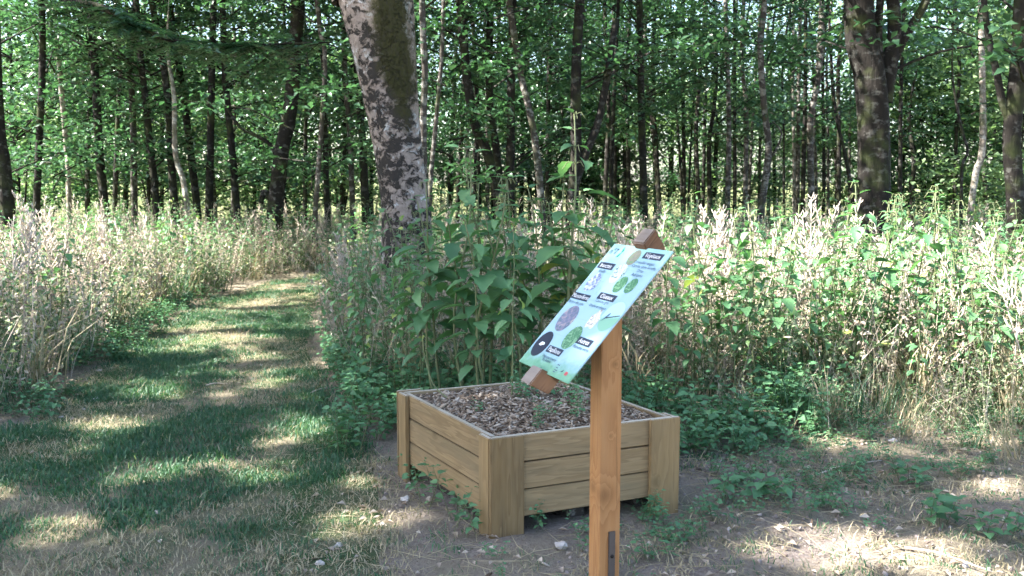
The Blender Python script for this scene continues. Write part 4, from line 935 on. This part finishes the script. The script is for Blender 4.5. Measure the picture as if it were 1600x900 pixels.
# ground cover round the planter
CV=[(-1.1,5.5),(-1.2,6.6),(-1.7,8.2),(-1.2,8.0),(.3,6.9),(1.6,6.9),(2.4,6.3),(2.1,5.75),(1.35,5.3),(.95,4.9),(.35,5.32),(-.6,4.95),(-.95,5.0)]
bank('ground_cover',CV,62,K_cover,11,lambda n,P,g:g.integers(0,5,n),.55,1.15,'low leafy ground cover around the back of the planter','ground cover',lambda P,g:~inplanter(P,.03)&(vnoise(P,2.2,5)>.30))
SP=[(-1.0,3.4),(-.6,5.0),(.9,4.2),(4.2,3.4),(4.6,6.4),(2.0,6.2),(1.0,5.0),(1.0,3.4)]
bank('seedlings',SP,55,K_cover,12,lambda n,P,g:g.integers(0,5,n),.18,.5,'small seedlings sprouting from the bare soil','seedlings',lambda P,g:~inplanter(P,.02)&(vnoise(P,2.0,6)>.62))
LE=[(-3.0,5.2),(-3.1,6.5),(-3.45,8.2),(-3.85,10.5),(-4.05,12.5),(-4.5,12.5),(-4.4,10.),(-4.1,8.4),(-4.0,6.5),(-4.2,5.2)]
bank('edge_cover',LE,60,K_cover,13,lambda n,P,g:g.integers(0,5,n),.3,.8,'low leafy cover along the left path edge','ground cover',lambda P,g:(vnoise(P,1.6,7)>.45))
VG=[(1.3,5.6),(1.9,5.35),(2.9,5.0),(4.2,4.6),(5.2,5.2),(4.2,5.9),(3.2,6.2),(2.2,6.7),(1.4,6.6)]
bank('verge_herbs',VG,26,K_herb,17,lambda n,P,g:g.integers(0,6,n),.18,.55,'low withering herbs thinning out in front of the right bank','weeds',lambda P,g:g.random(len(P))<np.clip((P[:,1]-4.6-.0*P[:,0])/1.6,.1,1))
bank('verge_grass',VG,22,K_tall,18,lambda n,P,g:g.integers(0,4,n),.3,.9,'tufts of long grass in front of the right bank','grass',lambda P,g:g.random(len(P))<np.clip((P[:,1]-4.8)/1.4,.1,1))
# turf on the path
def turf():
    P,g=region([tuple(p) for p in PATHPOLY],400,21,lambda P,g:(g.random(len(P))<np.clip(1.15-.06*(P[:,1]-4),.25,1))&(np.abs(P[:,0])<.62*P[:,1]+.5)&(P[:,1]>3.0))
    t=vnoise(P,1.5,11)*.6+vnoise(P,4.,12)*.4+.14*np.clip((5.2-P[:,1])/1.,0,1); dryp=t>.47; n=len(P); keep=g.random(n)<np.where(dryp,.75,1.); P=P[keep]; dryp=dryp[keep]; n=len(P)
    scatter('turf_grass',K_grass,onground(P,.008),rots(n,.15,g),np.where(dryp,g.uniform(.6,1.1,n),g.uniform(.8,1.5,n)),np.where(dryp&(g.random(n)<.75),g.integers(5,8,n),g.integers(0,5,n)),'short mown grass of the path, green with dry patches','grass')
turf()
SOILP=[(-.9,3.0),(-.85,4.3),(-.9,5.2),(-.5,5.0),(1.0,5.0),(2.2,6.0),(4.8,6.0),(4.8,3.0)]
P,g=region(SOILP,120,22,lambda P,g:~inplanter(P,.0)); n=len(P); k=vnoise(P,1.4,13)
kp=g.random(n)<np.where(k>.45,1.,.35); P=P[kp]; n=len(P)
scatter('litter_grass',K_grass,onground(P,.006),rots(n,.3,g),g.uniform(.5,1.2,n),np.where(g.random(n)<.72,g.integers(5,8,n),g.integers(0,5,n)),'sparse dry grass and straw on the soil around the planter','grass')
# straw, bits of chip and dead leaves on the soil
def litter():
    g=np.random.default_rng(41); pr=[]
    for k in range(4):
        mb=MB(); L=.10+.05*k; V,F=tube(np.array([[-L/2,0,0],[0,.01*(k-1),.006],[L/2,0,0]]),np.array([.0012,.0016,.001]),3); mb.add(V,F,.3+.15*k); pr.append(pobj('s',mb.mesh('straw',[M['straw']])))
    for k in range(3):
        mb=MB(); leaf_quads(mb,np.array([[-.02,0,.004]]),np.array([[1.,0,.15]]),np.array([[0,.2*k,1.]]),np.array([.05]),np.array([.028]),np.array([.3+.3*k]),0,.35); pr.append(pobj('s',mb.mesh('dead_leaf',[M['dryleaf']])))
    K=proto_collection('litter_source',pr)
    P=np.concatenate([region(SOILP,250,42,lambda P,g:~inplanter(P,-.01))[0],region([tuple(p) for p in PATHPOLY],22,43)[0],region(LE,150,44)[0]]); n=len(P)
    scatter('ground_litter',K,onground(P,.012),np.stack([g.normal(0,.12,n),g.normal(0,.12,n),g.uniform(0,6.28,n)],1),g.uniform(.35,1.1,n),np.where(g.random(n)<.75,g.integers(0,4,n),g.integers(4,7,n)),'straw, twigs and dead leaves littering the ground','litter')
    P,_=region([(-.9,3.2),(-.7,5.0),(1.0,5.0),(3.,5.5),(4,3.4)],26,45,lambda P,g:~inplanter(P,-.01)); n=len(P)
    scatter('scattered_chips',K_chip,onground(P,.01),rots(n,.2,g),g.uniform(.4,.9,n),g.integers(0,6,n),'stray wood chips lying on the soil around the planter','wood chips')
litter()
def crumbs():
    m,nt,out=newmat('soil_crumb'); oi=nt.nodes.new('ShaderNodeObjectInfo'); finish(nt,out,ramp(nt,oi.outputs['Random'],[(0,(.16,.12,.10)),(.85,(.33,.28,.26)),(1,(.42,.38,.36))]),.95,spec=.1)
    pr=[]
    for k in range(4):
        g=np.random.default_rng(700+k); bm=bmesh.new(); bmesh.ops.create_icosphere(bm,subdivisions=1,radius=.011)
        for v in bm.verts: v.co*=g.uniform(.6,1.35); v.co.z*=.7
        me=bpy.data.meshes.new('crumb'); bm.to_mesh(me); bm.free(); me.materials.append(m); pr.append(pobj('s',me))
    K=proto_collection('crumb_source',pr); P,g=region(SOILP,420,46,lambda P,g:~inplanter(P,-.01)&(vnoise(P,2.5,21)>.35)); n=len(P)
    scatter('soil_crumbs',K,onground(P,.003),rots(n,1.,g),g.uniform(.2,1.,n)**2*1.15,g.integers(0,4,n),'crumbs of pinkish soil and grit around the planter','soil')
crumbs()

# single plants in the bed and on the soil
def small(name,me,x,y,z,sc,label,cat,group=None):
    o=obj(name,me); o.location=(x,y,z); o.scale=(sc,)*3; o.rotation_euler=(0,0,R.uniform(0,6.28)); return tag(o,label,cat,group)
for a,b,sc in ((.42,.30,.45),(.55,.22,.5),(.50,.62,.6),(.66,.40,.55),(.30,.14,.35),(.72,.62,.7),(.60,.78,.6),(.20,.52,.3)):
    v=planter_pt(a,b); small('seedling',rc(covers),v.x,v.y,v.z-.01,sc,'small green seedling growing out of the wood chips','seedling','seedlings in the planter')
v=planter_pt(.45,.66); small('nettle',giants[1],v.x,v.y,v.z-.02,.62,'young nettle growing out of the wood chips behind the lower sign end','nettle')
x,y=G(1168,778); small('broadleaf_seedling',cover_mesh(333,.13,3,.085),x,y,zr(x,y),.9,'pale broad-leaved seedling on bare soil right of the planter','seedling')
x,y=G(1470,815); small('leafy_seedling',cover_mesh(334,.2,4,.085),x,y,zr(x,y),.8,'larger toothed-leaf plant sprawling in the right foreground','plant')
x,y=G(1560,835); small('leafy_seedling',cover_mesh(335,.2,4,.075),x,y,zr(x,y),.75,'toothed-leaf plant at the lower right edge of the photo','plant')
x,y=G(1420,745); small('leafy_seedling',cover_mesh(336,.2,4,.07),x,y,zr(x,y),.75,'leafy plant on the soil behind the sprawling one at right','plant')
for px,py,s_ in ((655,780,.75),(700,800,.8),(730,835,.7),(672,745,.6),(840,830,.45),(1010,800,.5),(1030,812,.45),(640,735,.6),(905,835,.4)):
    x,y=G(px,py); small('weed',rc(covers),x,y,zr(x,y),s_,'small leafy weed rooted against the foot of the planter','weed','weeds at the foot of the planter')
def stone_mesh(seed,s_=.02):
    g=np.random.default_rng(seed); bm=bmesh.new(); bmesh.ops.create_icosphere(bm,subdivisions=2,radius=1)
    for v in bm.verts: v.co=Vector((v.co.x*1.3,v.co.y,v.co.z*.6))*(1+.22*math.sin(v.co.x*4+seed)+.15*math.sin(v.co.y*5+seed*2)+.08*g.normal())
    bmesh.ops.scale(bm,vec=(s_,)*3,verts=bm.verts); me=bpy.data.meshes.new('stone'); bm.to_mesh(me); bm.free(); me.materials.append(M['stone']); return me
stones=[stone_mesh(i) for i in range(4)]
for px,py,s_,t in ((634,780,1.1,'white stone on the turf edge left of the planter'),(876,856,1.2,'grey-white stone below the front of the planter'),(528,848,.8,'small white stone on the turf left of the planter foot'),(500,876,.8,'lowest small white stone on the turf near the bottom edge'),
                   (130,638,.7,None),(150,622,.7,None),(62,636,.7,None),(95,652,.7,None),(45,640,.6,None),(78,650,.5,None),(42,668,.5,None),(245,796,.8,'single white stone on the worn turf at the lower left'),(1395,688,1.2,'white flake on the litter mound at right'),(1150,690,.8,'pale stone on the soil right of the planter corner')):
    x,y=G(px,py); small('stone',rc(stones),x,y,zr(x,y)+.012,s_,t or 'tiny white stone in the turf at the far left','stone',None if t else 'tiny white stones at the left')
# loose sticks
def stick_obj(px,py,L,az,label):
    x,y=G(px,py); g=np.random.default_rng(int(px)); mb=MB(); V,F=tube(spline(np.array([[-L/2,0,.01],[-L*.1,.012,.022],[L/2,0,.012]]),8),np.linspace(.006,.003,8),6,wob=.1); mb.add(V,F,.5)
    o=obj('fallen_stick',mb.mesh('stick',[M['dry']])); o.location=(x,y,zr(x,y)+.004); o.rotation_euler=(0,0,az); tag(o,label,'stick')
stick_obj(1330,725,.5,.5,'dry stick lying on the soil right of the planter'); stick_obj(1480,880,.35,-.8,'broken stick at the bottom right of the photo'); stick_obj(340,598,.18,.2,'dark bit of stick on the path turf'); stick_obj(505,615,.3,1.,'stick at the right path edge below the nettles')
v=planter_pt(.16,.95)
mb=MB(); V,F=tube(spline(np.array([[.10,-.12,0],[0,0,.06],[-.05,.05,.2],[-.06,.05,.33]]),10),np.linspace(.004,.0015,10),5); mb.add(V,F,.8); o=obj('bent_twig',mb.mesh('stem',[M['stem']])); o.location=v; tag(o,'thin bent stem leaning over the left back of the planter','twig')
